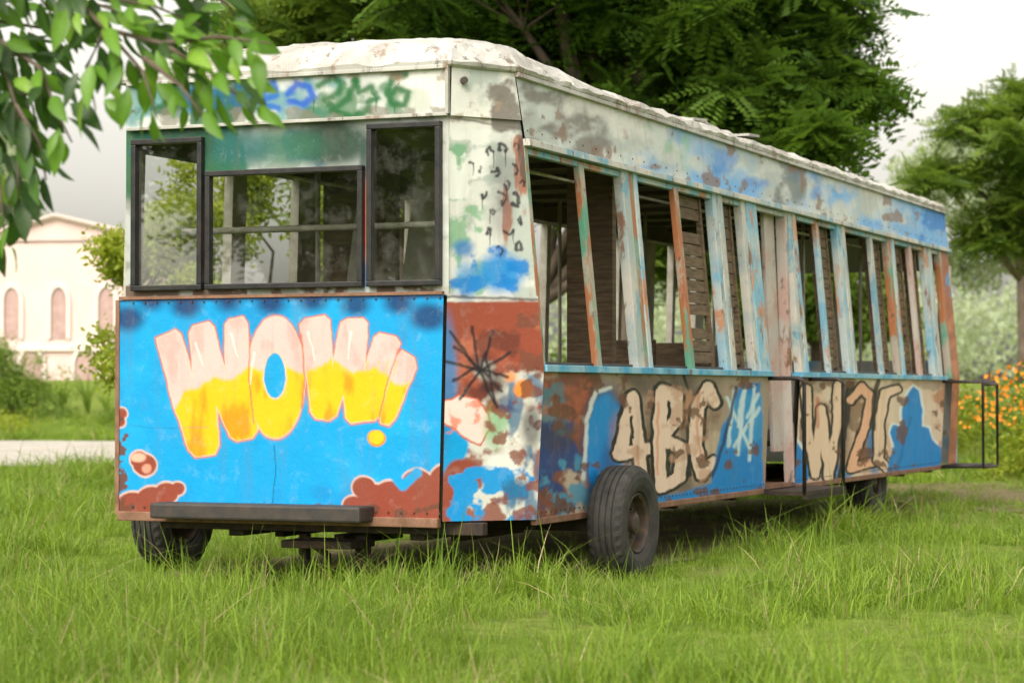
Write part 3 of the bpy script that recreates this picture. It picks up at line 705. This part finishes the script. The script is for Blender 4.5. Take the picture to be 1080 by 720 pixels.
# ============================================================ GROUND
def gz(x,y):
    return 1.7*sm(66,92,np.asarray(y,float))+0.0*x
mb_x=np.unique(np.concatenate([np.linspace(-400,-40,19),np.linspace(-40,40,81),np.linspace(40,400,19)]))
mb_y=np.unique(np.concatenate([np.linspace(-60,0,7),np.linspace(0,120,121),np.linspace(120,900,20)]))
X,Y=np.meshgrid(mb_x,mb_y,indexing='ij');Z=gz(X,Y)+.02*(fbm(X/3,Y/3,4,3)-.5)*(Y<38)
v=np.stack([X,Y,Z],-1).reshape(-1,3);nx,ny=len(mb_x)-1,len(mb_y)-1
i,j=np.meshgrid(np.arange(nx),np.arange(ny),indexing='ij');a=i*(ny+1)+j
f=np.stack([a,a+ny+1,a+ny+2,a+1],-1).reshape(-1,4)
me=bpy.data.meshes.new('ground');me.from_pydata(v.tolist(),[],f.tolist());me.update()
m,nt,out=newmat('grassy_ground')
n1=noise(nt,.35,6,.65,'World');n2=noise(nt,6,8,.75,'World');n3=noise(nt,40,4,.7,'World')
c=mix(nt,ramp(nt,n2,[(.35,0.),(.65,1.)]),(.10,.16,.022),(.24,.32,.05))
c=mix(nt,ramp(nt,n1,[(.54,0.),(.66,.75)]),c,(.27,.225,.12))
c=mix(nt,ramp(nt,n3,[(.4,.45),(.6,0.)]),c,(.06,.06,.02))
finish(nt,out,c,.9,n2,.8,.05,spec=.1)
obj('ground',me,m,None,True)
mb=MB();pp=[(-70,40,58),(-40,39.5,59),(-20,39,60),(-12,39,60),(-6,39.5,58),(0,41,52)]
for i,(x,a,b) in enumerate(pp): mb.v+=[(x,a,.018),(x,b,.018)]
for i in range(len(pp)-1): mb.f.append((2*i,2*i+2,2*i+3,2*i+1))
mb.make('path',simple('pale_concrete_path',(.36,.33,.29),(.46,.425,.375),.8,.9,.2))
def soilmask(x,y,thin=True):
    tt=(x-SX)*DX+(y-SY)*DY;uu=(x-SX)*EX+(y-SY)*EY
    und=sm(-.6,.3,tt)*(1-sm(12,13,tt))*sm(-.25,.35,uu)*(1-sm(2.5,3.2,uu))
    d1=np.exp(-(((x-6.6)/3.2)**2+((y-28)/5)**2)*1.2)
    n=fbm(x*1.8,y*1.8,71,5)
    if thin:
        d2=np.exp(-(((x-1.2)/.8)**2+((y-10.9)/.5)**2))*.6
        d3=np.exp(-(((x-2.4)/.9)**2+((y-13)/.8)**2))*.5
        d1=np.maximum(d1,np.maximum(d2,d3))
    return np.clip(np.maximum(und*1.0,d1*(.3+1.3*n)),0,1)
xs=np.arange(-5,13,.07);ys=np.arange(13.5,36,.07);X,Y=np.meshgrid(xs,ys,indexing='ij')
Zg=.02*(fbm(X/3,Y/3,4,3)-.5)+.012
msk=soilmask(X,Y,False)+.5*(fbm(X*4,Y*4,72,5)-.5)
v=np.stack([X,Y,Zg],-1).reshape(-1,3);nx,ny=len(xs)-1,len(ys)-1
i,j=np.meshgrid(np.arange(nx),np.arange(ny),indexing='ij');a=i*(ny+1)+j;f=np.stack([a,a+ny+1,a+ny+2,a+1],-1).reshape(-1,4)
f=f[(msk[:-1,:-1].ravel()>.42)]
used=np.unique(f);rem=-np.ones(len(v),int);rem[used]=np.arange(len(used))
me=bpy.data.meshes.new('bare_soil');me.from_pydata(v[used].tolist(),[],rem[f].tolist());me.update()
m,nt,out=newmat('bare_dry_soil');n=noise(nt,3,8,.7,'World');n2=noise(nt,45,5,.7,'World')
c=mix(nt,ramp(nt,n,[(.3,0.),(.7,1.)]),(.15,.11,.065),(.29,.23,.14));c=mix(nt,ramp(nt,n2,[(.4,.7),(.6,0.)]),c,(.10,.11,.04));finish(nt,out,c,.95,n2,.7,.03,spec=.1)
obj('bare_soil',me,m)
# ============================================================ scatter
def scatter(name,pts,rots,scl,coll,parent=None):
    n=len(pts);me=bpy.data.meshes.new(name);me.vertices.add(n);me.vertices.foreach_set('co',np.asarray(pts,np.float32).ravel())
    at=me.attributes.new('rot','FLOAT_VECTOR','POINT');at.data.foreach_set('vector',np.asarray(rots,np.float32).ravel())
    scl=np.asarray(scl,np.float32)
    if scl.ndim==1: scl=np.repeat(scl[:,None],3,1)
    at=me.attributes.new('scl','FLOAT_VECTOR','POINT');at.data.foreach_set('vector',scl.ravel())
    at=me.attributes.new('pick','INT','POINT');at.data.foreach_set('value',rng.integers(0,64,n).astype(np.int32))
    o=obj(name,me,None,parent)
    ng=bpy.data.node_groups.new(name+'_scatter','GeometryNodeTree')
    ng.interface.new_socket(name='Geometry',in_out='INPUT',socket_type='NodeSocketGeometry')
    ng.interface.new_socket(name='Geometry',in_out='OUTPUT',socket_type='NodeSocketGeometry')
    gi=ng.nodes.new('NodeGroupInput');go=ng.nodes.new('NodeGroupOutput')
    ci=ng.nodes.new('GeometryNodeCollectionInfo');ci.inputs['Collection'].default_value=coll
    ci.inputs['Separate Children'].default_value=True;ci.inputs['Reset Children'].default_value=True
    ip=ng.nodes.new('GeometryNodeInstanceOnPoints');ip.inputs['Pick Instance'].default_value=True
    def na(nm,dt):
        x=ng.nodes.new('GeometryNodeInputNamedAttribute');x.data_type=dt;x.inputs['Name'].default_value=nm
        os_=[q for q in x.outputs if q.enabled and q.name=='Attribute'];return os_[0] if os_ else x.outputs[0]
    er=ng.nodes.new('FunctionNodeEulerToRotation')
    ng.links.new(na('rot','FLOAT_VECTOR'),er.inputs[0])
    ng.links.new(er.outputs[0],ip.inputs['Rotation']);ng.links.new(na('scl','FLOAT_VECTOR'),ip.inputs['Scale'])
    ng.links.new(na('pick','INT'),ip.inputs['Instance Index'])
    ng.links.new(gi.outputs[0],ip.inputs['Points']);ng.links.new(ci.outputs[0],ip.inputs['Instance']);ng.links.new(ip.outputs[0],go.inputs[0])
    md=o.modifiers.new('scatter','NODES');md.node_group=ng
    return o
def proto_coll(name,meshes,mat):
    c=bpy.data.collections.new(name)
    for i,mb in enumerate(meshes):
        o=bpy.data.objects.new('%s_%d'%(name,i),mb.mesh('%s_%d'%(name,i)));o.data.materials.append(mat);c.objects.link(o)
    return c
def blade(mb,x,y,h,w,ang,bend):
    dx,dy=math.cos(ang),math.sin(ang);px,py=-dy,dx;b=len(mb.v)
    for k,(s,ww) in enumerate(((0,1),(.4,.85),(.75,.55),(1,0))):
        ox=bend*h*s*s;zz=h*(s-.25*bend*s*s)
        if ww==0: mb.v.append((x+dx*ox,y+dy*ox,zz))
        else: mb.v+=[(x+dx*ox-px*w*ww/2,y+dy*ox-py*w*ww/2,zz),(x+dx*ox+px*w*ww/2,y+dy*ox+py*w*ww/2,zz)]
    mb.f+=[(b,b+1,b+3,b+2),(b+2,b+3,b+5,b+4),(b+4,b+5,b+6)]
def tuft(n,r,h0,h1,w):
    mb=MB()
    for i in range(n):
        a=random.uniform(0,6.28);q=r*math.sqrt(random.random())
        blade(mb,q*math.cos(a),q*math.sin(a),random.uniform(h0,h1),w*random.uniform(.7,1.3),random.uniform(0,6.28),random.uniform(.15,1.3))
    return mb
GC=proto_coll('grass_tuft',[tuft(22,.08,.04,.12,.0045),tuft(20,.10,.03,.09,.0045),tuft(18,.06,.05,.16,.0045),tuft(22,.11,.03,.08,.005),tuft(9,.08,.10,.26,.0032)],M['grass'])
GS=proto_coll('dry_tuft',[tuft(6,.08,.06,.18,.003),tuft(5,.10,.04,.12,.003),tuft(3,.04,.16,.30,.003)],M['straw'])
ydens=lambda y:185*(11/np.maximum(y,11))**1.35
y=8.0
NP=[]
while y<75:
    dy=.5;hw=.26*y+2.0
    n=int(2*hw*dy*ydens(np.array(y)));xx=rng.uniform(-hw,hw,n);yy=rng.uniform(y,y+dy,n);NP.append(np.stack([xx,yy],1));y+=dy
NP=np.concatenate(NP)
sk=soilmask(NP[:,0],NP[:,1]);keep=rng.random(len(NP))>sk*.85
keep&=~((NP[:,0]<1)&(NP[:,1]>38)&(NP[:,1]<60))
pn=fbm(NP[:,0]*.8,NP[:,1]*.8,33,4)
keep&=rng.random(len(NP))<(.12+1.7*sm(.30,.58,pn))
NP=NP[keep];pn=pn[keep];n=len(NP)
tt=(NP[:,0]-SX)*DX+(NP[:,1]-SY)*DY;uu=(NP[:,0]-SX)*EX+(NP[:,1]-SY)*EY
near=np.exp(-np.maximum(0,np.maximum(-tt-.2,-uu))**2/.5)*(np.maximum(-tt,-uu)>-.6)*fbm(NP[:,0]*2,NP[:,1]*2,35,3)
shag=sm(.40,.64,fbm(NP[:,0]*1.1+9,NP[:,1]*1.1,34,4))
hs=(.48+1.05*shag+.35*near)*(1+np.clip((NP[:,1]-14)/45,0,1)*.4)
hs*=rng.uniform(.55,1.5,n)*np.where(soilmask(NP[:,0],NP[:,1])>.3,.6,1)
fr=(np.hypot(tt-1.1,uu+.35)<.55);hs=np.where(fr,hs*.8,hs)
wd=np.maximum(hs*.9,.75)*(1+np.clip((NP[:,1]-12)/20,0,2))
scl=np.stack([wd,wd,hs],1)
rot=np.stack([rng.uniform(-.22,.22,n),rng.uniform(-.22,.22,n),rng.uniform(0,6.28,n)],1)
zz=gz(NP[:,0],NP[:,1])-.005
scatter('grass',np.stack([NP[:,0],NP[:,1],zz],1),rot,scl,GC)
print('grass tufts',n)
si=rng.random(n)<.10+.25*(pn<.42)
DPp=NP[si]+rng.normal(0,.05,(si.sum(),2));nd=len(DPp)
scatter('dry_grass',np.stack([DPp[:,0],DPp[:,1],gz(DPp[:,0],DPp[:,1])],1),np.stack([rng.uniform(-.35,.35,nd),rng.uniform(-.35,.35,nd),rng.uniform(0,6.28,nd)],1),scl[si]*np.array([1.,1.,.95]),GS)
pts=[]
for _ in range(300):
    t=random.uniform(-.6,12.5);u=random.gauss(-.12,.2) if random.random()<.6 else random.uniform(.3,2.6)
    if random.random()<.35: t=random.gauss(-.1,.4);u=random.uniform(.1,3.1)
    if .6<t<1.6 and u<.1: continue
    x,yv=l2w(t,u);pts.append((x,yv,0))
for _ in range(30):
    t=1.1+random.gauss(0,.4);x,yv=l2w(t,-.36+random.gauss(0,.07));pts.append((x,yv,0))
pts=np.array(pts);n=len(pts)
scatter('tall_weeds',pts,np.stack([rng.uniform(-.15,.15,n),rng.uniform(-.15,.15,n),rng.uniform(0,6.28,n)],1),rng.uniform(.7,1.3,n),GC)
# leaf sprays
def leafq(mb,p,d,up,L,w):
    d=d.normalized();s=d.cross(up)
    if s.length<1e-3: s=Vector((1,0,0))
    s=s.normalized();b=len(mb.v);m_=p+d*L*.45
    mb.v+=[tuple(p),tuple(m_+s*w/2),tuple(p+d*L),tuple(m_-s*w/2)];mb.f.append((b,b+1,b+2,b+3))
def rv(): return Vector((random.gauss(0,1),random.gauss(0,1),random.gauss(0,1))).normalized()
def spray_pin(nt_=7,R=.6):
    mb=MB()
    for k in range(nt_):
        d=rv();d.z*=.4;d.normalize();p0=rv()*.12;L=R*random.uniform(.7,1.2)
        up=Vector((random.gauss(0,.3),random.gauss(0,.3),1)).normalized()
        for i in range(8):
            s=.15+.85*i/7;p=p0+d*L*s+Vector((0,0,-.25*L*s*s));side=d.cross(up).normalized()
            for sg in (-1,1): leafq(mb,p,side*sg+d*.45,up+rv()*.25,.14*random.uniform(.8,1.2),.06)
    return mb
def spray_broad(n_=34,R=.42,L=.16):
    mb=MB()
    for k in range(n_):
        p=rv()*R*random.random()**.5;d=rv();d.z-=.3;leafq(mb,p,d,rv()+Vector((0,0,1)),L*random.uniform(.7,1.3),L*.5)
    return mb
PD=proto_coll('pinnate_spray_dark',[spray_pin() for _ in range(4)],M['leafdark'])
PM=proto_coll('pinnate_spray_mid',[spray_pin() for _ in range(4)],M['leafmid'])
BL=proto_coll('leaf_spray_light',[spray_broad() for _ in range(4)],M['leaflight'])
BM=proto_coll('leaf_spray_mid',[spray_broad() for _ in range(4)],M['leafmid'])
BH=proto_coll('leaf_spray_hazy',[spray_broad() for _ in range(3)],M['leafhazy'])
def tree(name,base,h0,tr,lobes,nper,coll,s0=.8,s1=1.4,flat=.5,cmul=1.):
    bx,by=base;bz=float(gz(bx,by));e=empty(name,(bx,by,bz));mb=MB();top=Vector((random.uniform(-.3,.3),random.uniform(-.3,.3),h0))
    mb.tube([(0,0,-.2),(0.05,.0,h0*.3),(top.x*.6,top.y*.6,h0*.7),tuple(top)],[tr*1.35,tr,tr*.85,tr*.7],10)
    P=[]
    for (dx,dy,z,rx,rz) in lobes:
        c=Vector((dx,dy,z));mid=top.lerp(c,.5)+Vector((random.gauss(0,.25),random.gauss(0,.25),.3))
        mb.tube([tuple(top*.93),tuple(mid),tuple(c)],[tr*.5,tr*.3,tr*.1],7)
        nc=9;per=max(4,int(nper/nc))
        for k in range(nc):
            d=rv();r_=random.uniform(.5,1.05);cc=c+Vector((d.x*rx*r_,d.y*rx*r_,d.z*rz*r_))
            mb.tube([tuple(c.lerp(mid,.3)),tuple(c.lerp(cc,.6)+Vector((0,0,.1))),tuple(cc)],[tr*.1,tr*.05,tr*.02],5,False)
            cr=rx*random.uniform(.22,.42)*cmul
            for q in range(per):
                d2=rv();rr=random.random()**.45;P.append((cc.x+d2.x*cr*rr,cc.y+d2.y*cr*rr,cc.z+d2.z*cr*flat*rr))
    mb.make('trunk',M['bark'],e,True)
    P=np.array(P);n=len(P)
    scatter('foliage',P,np.stack([rng.uniform(-.5,.5,n),rng.uniform(-.5,.5,n),rng.uniform(0,6.28,n)],1),rng.uniform(s0,s1,n),coll,e)
    return e
def rlobes(n,rx,z0,z1,r,cx=0,cy=0,ry=None):
    ry=ry or rx
    return [(cx+random.uniform(-rx,rx),cy+random.uniform(-ry,ry),random.uniform(z0,z1),r*random.uniform(.75,1.25),r*.55*random.uniform(.8,1.2)) for _ in range(n)]
tree('rain_tree',(1.6,36),3.6,.32,rlobes(13,1.8,5.6,9.6,1.7,-.4,0,3)+[(2.6,-1,4.9,1.3,.7),(3.0,-.5,5.9,1.1,.6),(-1.5,-1,5.4,1.8,.9),(1.2,-1,5.3,1.5,.8),(2.4,0,7.0,1.5,.9),(1.6,.5,7.6,1.5,.9),(.6,0,7.0,1.5,.9),(2.7,.4,8.0,1.3,.7),(1.2,0,6.3,1.4,.8),(0,1,8.0,1.6,.9)],150,PD,.8,1.4)
tree('rain_tree',(-1.6,40),3.8,.3,rlobes(13,2.6,6.0,10,1.9,.3,0,3)+[(2.5,0,7.2,1.8,1.1),(4.2,0,7.6,1.6,1.0),(3.6,0,6.4,1.5,.9)],150,PM,.8,1.4)
tree('shade_tree',(0.5,54),3.5,.3,rlobes(12,5,4.2,7.5,2.1,0,0,3),140,PM,1.,1.7)
tree('shade_tree',(8.0,62),2.6,.2,rlobes(6,2.4,2.8,4.6,1.5,0,0,2),130,BM,1.,1.6)
tree('acacia_tree',(10.5,47),4.2,.14,rlobes(8,1.3,3.9,7.6,1.0,.2)+[(-.9,0,4.3,.9,.4),(-1.7,0,5.5,.8,.35),(-1.2,0,6.6,.7,.3),(.9,0,7.2,1.1,.5)],80,PM,.55,1.0)
tree('acacia_tree',(15.0,54),4,.2,rlobes(9,2.6,4,8.5,1.5),120,PM,.7,1.3)
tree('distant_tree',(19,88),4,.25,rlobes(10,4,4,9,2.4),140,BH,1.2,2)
tree('ornamental_tree',(-5.0,30.5),1.6,.06,rlobes(7,.7,1.4,3.6,.65,.3),90,BL,.4,.75)
tree('ornamental_tree',(-3.2,33),1.8,.07,rlobes(9,1.2,1.2,4.2,.8),100,BL,.5,.85)
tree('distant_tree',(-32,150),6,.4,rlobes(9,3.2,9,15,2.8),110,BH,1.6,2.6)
tree('shade_tree',(-21,-1),3,.3,rlobes(11,3.5,3.5,8,2.3),120,PM,1.1,1.8)
tree('shade_tree',(-26,9),3,.3,rlobes(10,3.5,3,8.5,2.4),120,PM,1.1,1.8)
def bush(name,cx,cy,rx,ry,h,n,coll,s0,s1):
    bz=float(gz(cx,cy));P=[]
    while len(P)<n:
        d=rv();
        if d.z<-.15: continue
        r_=random.uniform(.6,1.0);k=1+.25*math.sin(d.x*5+cx)+.2*math.sin(d.y*7+d.z*6+cy)
        P.append((d.x*rx*r_*k,d.y*ry*r_*k,max(.05,d.z)*h*r_*k))
    P=np.array(P);e=empty(name,(cx,cy,bz));mb=MB()
    for k in range(7):
        q=P[random.randrange(len(P))];mb.tube([(q[0]*.15,q[1]*.15,-.1),(q[0]*.4,q[1]*.4,q[2]*.5),tuple(q)],[.05,.03,.01],5)
    mb.make('stems',M['bark'],e)
    scatter('leaves',P,rng.uniform(-1,1,(n,3))*[.5,.5,3.1],rng.uniform(s0,s1,n),coll,e)
    return e
bush('round_bush',-15.8,74,1.7,1.5,2.3,360,BM,.6,.9)
bush('shrub',-15.6,66,1.9,1.2,.8,260,BL,.6,.9)
bush('shrub',-11.6,72,.9,.8,.7,110,BM,.5,.8)
bush('shrub',-18.6,80,2.2,1.2,1.9,300,BM,.7,1.)
bush('shrub',9.8,39,2.3,1.3,1.1,380,BM,.5,.9)
bush('shrub',7.7,45,2.0,1.5,1.4,300,BL,.6,1.0)
bush('shrub',12,47,3.0,1.5,1.6,420,BM,.6,1.0)
for i,(x,y_) in enumerate(((-3,44),(1,46),(5,45),(-8.5,66))): bush('shrub',x,y_,2.4,1.3,1.5 if i<3 else .9,280,BM,.7,1.1)
fh=bush('flowering_shrub',8.4,33.5,1.8,1.2,1.5,620,BL,.4,.7)
def flower():
    mb=MB()
    for k in range(6):
        a=k*1.047;leafq(mb,Vector((0,0,0)),Vector((math.cos(a),math.sin(a),.25)),Vector((0,0,1)),.045,.036)
    return mb
FC=proto_coll('orange_flower',[flower(),flower()],M['orange'])
P=[]
for _ in range(900):
    a=random.uniform(0,6.28);r_=math.sqrt(random.random());P.append((r_*math.cos(a)*2.1,r_*math.sin(a)*1.3,.3+1.5*math.sqrt(max(0,1-r_*r_*.8))*random.uniform(.55,1.15)))
P=np.array(P);rr_=rng.uniform(-1.2,1.2,(len(P),3));rr_[:,0]+=.9;scatter('blossoms',P,rr_,rng.uniform(.5,1.15,len(P)),FC,fh)
P=[]
for _ in range(3600):
    a=random.uniform(-1.0,1.0);x=a*150;yv=random.uniform(125,150);h=5.0+3.5*float(vn(np.array([x/11.]),np.array([3.3]),9)[0])
    if -50<x<-14: h*=.35
    P.append((x,yv,1.5+random.random()**.8*h))
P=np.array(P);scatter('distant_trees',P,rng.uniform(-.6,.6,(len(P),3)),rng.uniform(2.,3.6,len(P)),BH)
def agave(name,x,y_,h):
    z=float(gz(x,y_));mb=MB()
    for k in range(16):
        blade(mb,0,0,h*random.uniform(.7,1.1),.12,random.uniform(0,6.28),random.uniform(.2,.9))
    o=mb.make(name,M['leafmid']);o.location=(x,y_,z)
agave('agave_plant',-13.6,76,1.5);agave('agave_plant',-14.6,77,1.3);agave('agave_plant',-12.8,75,1.1)
# ============================================================ building
bz=1.3;b=empty('pink_arched_building',(-25,93,bz));b.rotation_euler=(0,0,math.radians(-8))
wall=simple('pink_white_render',(.66,.47,.45),(.72,.56,.53),.5,.9,.1);trim=simple('cream_trim',(.72,.62,.58),(.68,.58,.54),2,.9,.1)
dk=simple('arch_window_glass',(.36,.23,.21),(.48,.33,.31),2,.6,.1);rf=simple('haze_paled_roof',(.50,.41,.38),(.57,.47,.43),3,.9,.3)  # roof colour paled to stand in for distance haze
mb=MB();mb.box((0,5,2.7),(22,10,6.2));mb.make('walls',wall,b)
mb=MB();mb.v+=[(4,-.1,5.81),(11.2,-.1,5.81),(7.4,-.1,6.7),(4,8,5.81),(11.2,8,5.81),(7.4,8,6.7)];mb.f+=[(0,1,2),(5,4,3),(0,2,5,3),(1,4,5,2)];mb.make('gable',wall,b)
mb=MB()
mb.box((-3.6,5,5.9),(15.2,10.6,.18));mb.tube([(3.9,-.25,5.85),(7.4,-.25,6.78),(11.3,-.25,5.85)],.10,6);mb.make('roof',rf,b)
mt=MB();mg=MB()
def arch(cx,z0,w,h):
    n=10;o_=[];i_=[]
    for k in range(n+1):
        a=math.pi*k/n;o_.append((cx+math.cos(a)*(w/2+.16),z0+h+math.sin(a)*(w*.8+.2)));i_.append((cx+math.cos(a)*w/2,z0+h+math.sin(a)*w*.8))
    o_=[(cx+w/2+.16,z0)]+o_+[(cx-w/2-.16,z0)];i_=[(cx+w/2,z0)]+i_+[(cx-w/2,z0)]
    b0=len(mt.v)
    for (p,q) in zip(o_,i_): mt.v+=[(p[0],-.10,p[1]),(q[0],-.10,q[1]),(p[0],0,p[1])]
    for k in range(len(o_)-1):
        mt.f+=[(b0+3*k,b0+3*k+1,b0+3*k+4,b0+3*k+3),(b0+3*k,b0+3*k+3,b0+3*k+5,b0+3*k+2)]
    b1=len(mg.v);mg.v+=[(p[0],-.03,p[1]) for p in i_];mg.f.append(tuple(range(b1,b1+len(i_))))
for cx in (-9,-7.2,-5.4,-3.6,-1.8,0,1.8,3.6,5.6,7.5,9.4): arch(cx,2.0,.62,1.5)
for cx in (-8,-4,0,4,6.4,8.6): arch(cx,-.3,.9,1.2)
mt.box((0,-.06,1.6),(22.1,.14,.14));mt.box((-3.6,-.08,5.7),(15.2,.2,.16))
mt.make('arch_trim',trim,b);mg.make('arch_windows',dk,b)
# ============================================================ overhanging branch
mc,ntc,outc=newmat('broad_leaf')
vc=ntc.nodes.new('ShaderNodeVertexColor');vc.layer_name='Col'
pb=ntc.nodes.new('ShaderNodeBsdfPrincipled');pb.inputs['Roughness'].default_value=.38;pb.inputs['Specular IOR Level'].default_value=.5
nn_=noise(ntc,60,4,.6,'World');cc_=mix(ntc,ramp(ntc,nn_,[(.4,0.),(.7,.3)]),vc.outputs[0],(.14,.20,.025))
ntc.links.new(cc_,pb.inputs['Base Color']);tl=ntc.nodes.new('ShaderNodeBsdfTranslucent');ntc.links.new(cc_,tl.inputs[0])
mx=ntc.nodes.new('ShaderNodeMixShader');mx.inputs[0].default_value=.45;ntc.links.new(pb.outputs[0],mx.inputs[1]);ntc.links.new(tl.outputs[0],mx.inputs[2]);ntc.links.new(mx.outputs[0],outc.inputs[0])
ot=empty('overhanging_tree',(0,0,0));mb=MB()
mb.tube([(-5.2,10.2,-.1),(-5.1,10.1,1.5),(-4.9,9.9,2.6),(-4.6,9.6,3.5)],[.2,.16,.14,.11],10)
twigs=[]
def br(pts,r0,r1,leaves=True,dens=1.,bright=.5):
    n=len(pts);mb.tube(pts,[r0+(r1-r0)*i/(n-1) for i in range(n)],6)
    if leaves: twigs.append(([Vector(p) for p in pts],dens,bright))
def W(px,py,d): return ((px-540)/FOC*d,d,CAMH+(HOR-py)/FOC*d)
br([(-4.9,9.9,2.7),(-3.4,9.2,3.0),W(-40,-30,8.8),W(60,-20,8.6)],.10,.04,False)
br([(-4.6,9.6,3.4),(-3.2,9.0,3.2),W(0,-90,8.4),W(150,-60,8.3),W(260,-40,8.2)],.08,.02,False)
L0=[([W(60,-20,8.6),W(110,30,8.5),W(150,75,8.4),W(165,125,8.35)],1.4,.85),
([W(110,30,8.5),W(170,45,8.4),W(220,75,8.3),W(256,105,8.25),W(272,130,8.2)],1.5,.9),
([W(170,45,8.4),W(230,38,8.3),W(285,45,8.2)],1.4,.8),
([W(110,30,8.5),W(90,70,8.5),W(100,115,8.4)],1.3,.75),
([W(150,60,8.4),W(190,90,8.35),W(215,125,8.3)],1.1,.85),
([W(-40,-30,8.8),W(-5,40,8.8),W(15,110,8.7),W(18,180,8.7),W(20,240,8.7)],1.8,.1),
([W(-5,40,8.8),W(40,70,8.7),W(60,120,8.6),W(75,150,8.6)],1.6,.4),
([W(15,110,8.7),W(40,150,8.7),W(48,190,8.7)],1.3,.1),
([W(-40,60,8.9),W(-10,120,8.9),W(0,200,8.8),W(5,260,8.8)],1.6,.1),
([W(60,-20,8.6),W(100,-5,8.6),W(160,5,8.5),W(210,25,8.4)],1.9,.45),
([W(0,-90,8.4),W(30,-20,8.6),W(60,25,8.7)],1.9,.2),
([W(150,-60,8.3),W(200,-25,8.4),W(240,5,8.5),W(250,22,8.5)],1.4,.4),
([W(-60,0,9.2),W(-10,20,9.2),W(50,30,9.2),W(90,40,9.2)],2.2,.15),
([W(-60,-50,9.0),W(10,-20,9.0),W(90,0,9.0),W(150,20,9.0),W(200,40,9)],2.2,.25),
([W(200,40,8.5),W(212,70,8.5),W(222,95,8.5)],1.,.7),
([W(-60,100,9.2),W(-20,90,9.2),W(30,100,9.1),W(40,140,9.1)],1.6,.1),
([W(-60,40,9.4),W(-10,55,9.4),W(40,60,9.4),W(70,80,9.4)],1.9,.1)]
for p,d,bq in L0: br(p,.011,.003,True,d,bq)
mb.make('trunk_and_branches',M['bark'],ot,True)
V=[];F=[];C=[]
def leaf(p,d,nrm,L,w,col):
    d=d.normalized();s=d.cross(nrm).normalized();nn=s.cross(d).normalized();b=len(V)
    prof=((0,.02),(.12,.45),(.35,.95),(.6,.9),(.82,.5),(1,.02))
    for s_,ww in prof:
        c=p+d*L*s_-nn*L*.28*s_*s_
        V.append(c+s*w/2*ww+nn*w*.14*ww);V.append(c);V.append(c-s*w/2*ww+nn*w*.14*ww)
        for q in range(3): C.append((*[min(1,k*(1.35 if q==1 else 1)) for k in col],1))
    for i in range(5):
        a=b+3*i;F.append((a,a+1,a+4,a+3));F.append((a+1,a+2,a+5,a+4))
for pts,dens,bright in twigs:
    for i in range(len(pts)-1):
        a,b_=pts[i],pts[i+1];seg=b_-a;n=max(2,int(seg.length*26*dens))
        for k in range(n):
            p=a+seg*((k+random.random())/n);sd=seg.normalized().cross(rv()).normalized()
            off=sd*random.uniform(.01,.07)
            d=seg.normalized()*.8+sd*.9+Vector((0,0,-.45))+rv()*.3
            nrm=(Vector((-.3,-.8,.8))+rv()*.7).normalized();L=random.uniform(.09,.175)
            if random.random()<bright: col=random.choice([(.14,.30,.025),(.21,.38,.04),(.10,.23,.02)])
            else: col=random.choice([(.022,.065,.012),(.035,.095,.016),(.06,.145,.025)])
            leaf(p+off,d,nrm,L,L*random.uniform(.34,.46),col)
me=bpy.data.meshes.new('leaves');me.from_pydata([tuple(v_) for v_ in V],[],F);me.update()
ca=me.color_attributes.new('Col','FLOAT_COLOR','POINT');ca.data.foreach_set('color',np.array(C,np.float32).ravel())
obj('leaves',me,mc,ot,True)
# ============================================================ light, sky, camera
w=bpy.data.worlds.new('World');scene.world=w;w.use_nodes=True;nt=w.node_tree;nt.nodes.clear()
sky=nt.nodes.new('ShaderNodeTexSky');sky.sky_type='NISHITA';sky.sun_disc=False
ELEV=math.radians(48);AZ=math.radians(205)   # azimuth measured clockwise from +Y
sky.sun_elevation=ELEV;sky.sun_rotation=AZ;sky.dust_density=5.;sky.air_density=1.2
hs=nt.nodes.new('ShaderNodeHueSaturation');hs.inputs['Saturation'].default_value=.10;hs.inputs['Value'].default_value=2.2
wm=mix(nt,1.0,hs.outputs[0],(1.04,.99,.90),'MULTIPLY')
bg=nt.nodes.new('ShaderNodeBackground');bg.inputs[1].default_value=.15;wo=nt.nodes.new('ShaderNodeOutputWorld')
nt.links.new(sky.outputs[0],hs.inputs['Color']);nt.links.new(wm,bg.inputs[0]);nt.links.new(bg.outputs[0],wo.inputs[0])
sd=Vector((math.sin(AZ)*math.cos(ELEV),math.cos(AZ)*math.cos(ELEV),math.sin(ELEV)))
l=bpy.data.lights.new('sun','SUN');l.energy=.55;l.angle=math.radians(35);l.color=(1,.93,.80)
lo=bpy.data.objects.new('sun',l);scene.collection.objects.link(lo);lo.rotation_euler=sd.to_track_quat('Z','Y').to_euler()
cam=bpy.data.cameras.new('camera');cam.lens=FOC/1080*36;cam.sensor_width=36;cam.clip_end=2000;cam.clip_start=.1
cam.dof.use_dof=True;cam.dof.focus_distance=15.2;cam.dof.aperture_fstop=2.8
co=bpy.data.objects.new('camera',cam);scene.collection.objects.link(co);co.location=(0,0,CAMH)
co.rotation_euler=(math.radians(90)+math.atan((HOR-360)/FOC),0,0);scene.camera=co
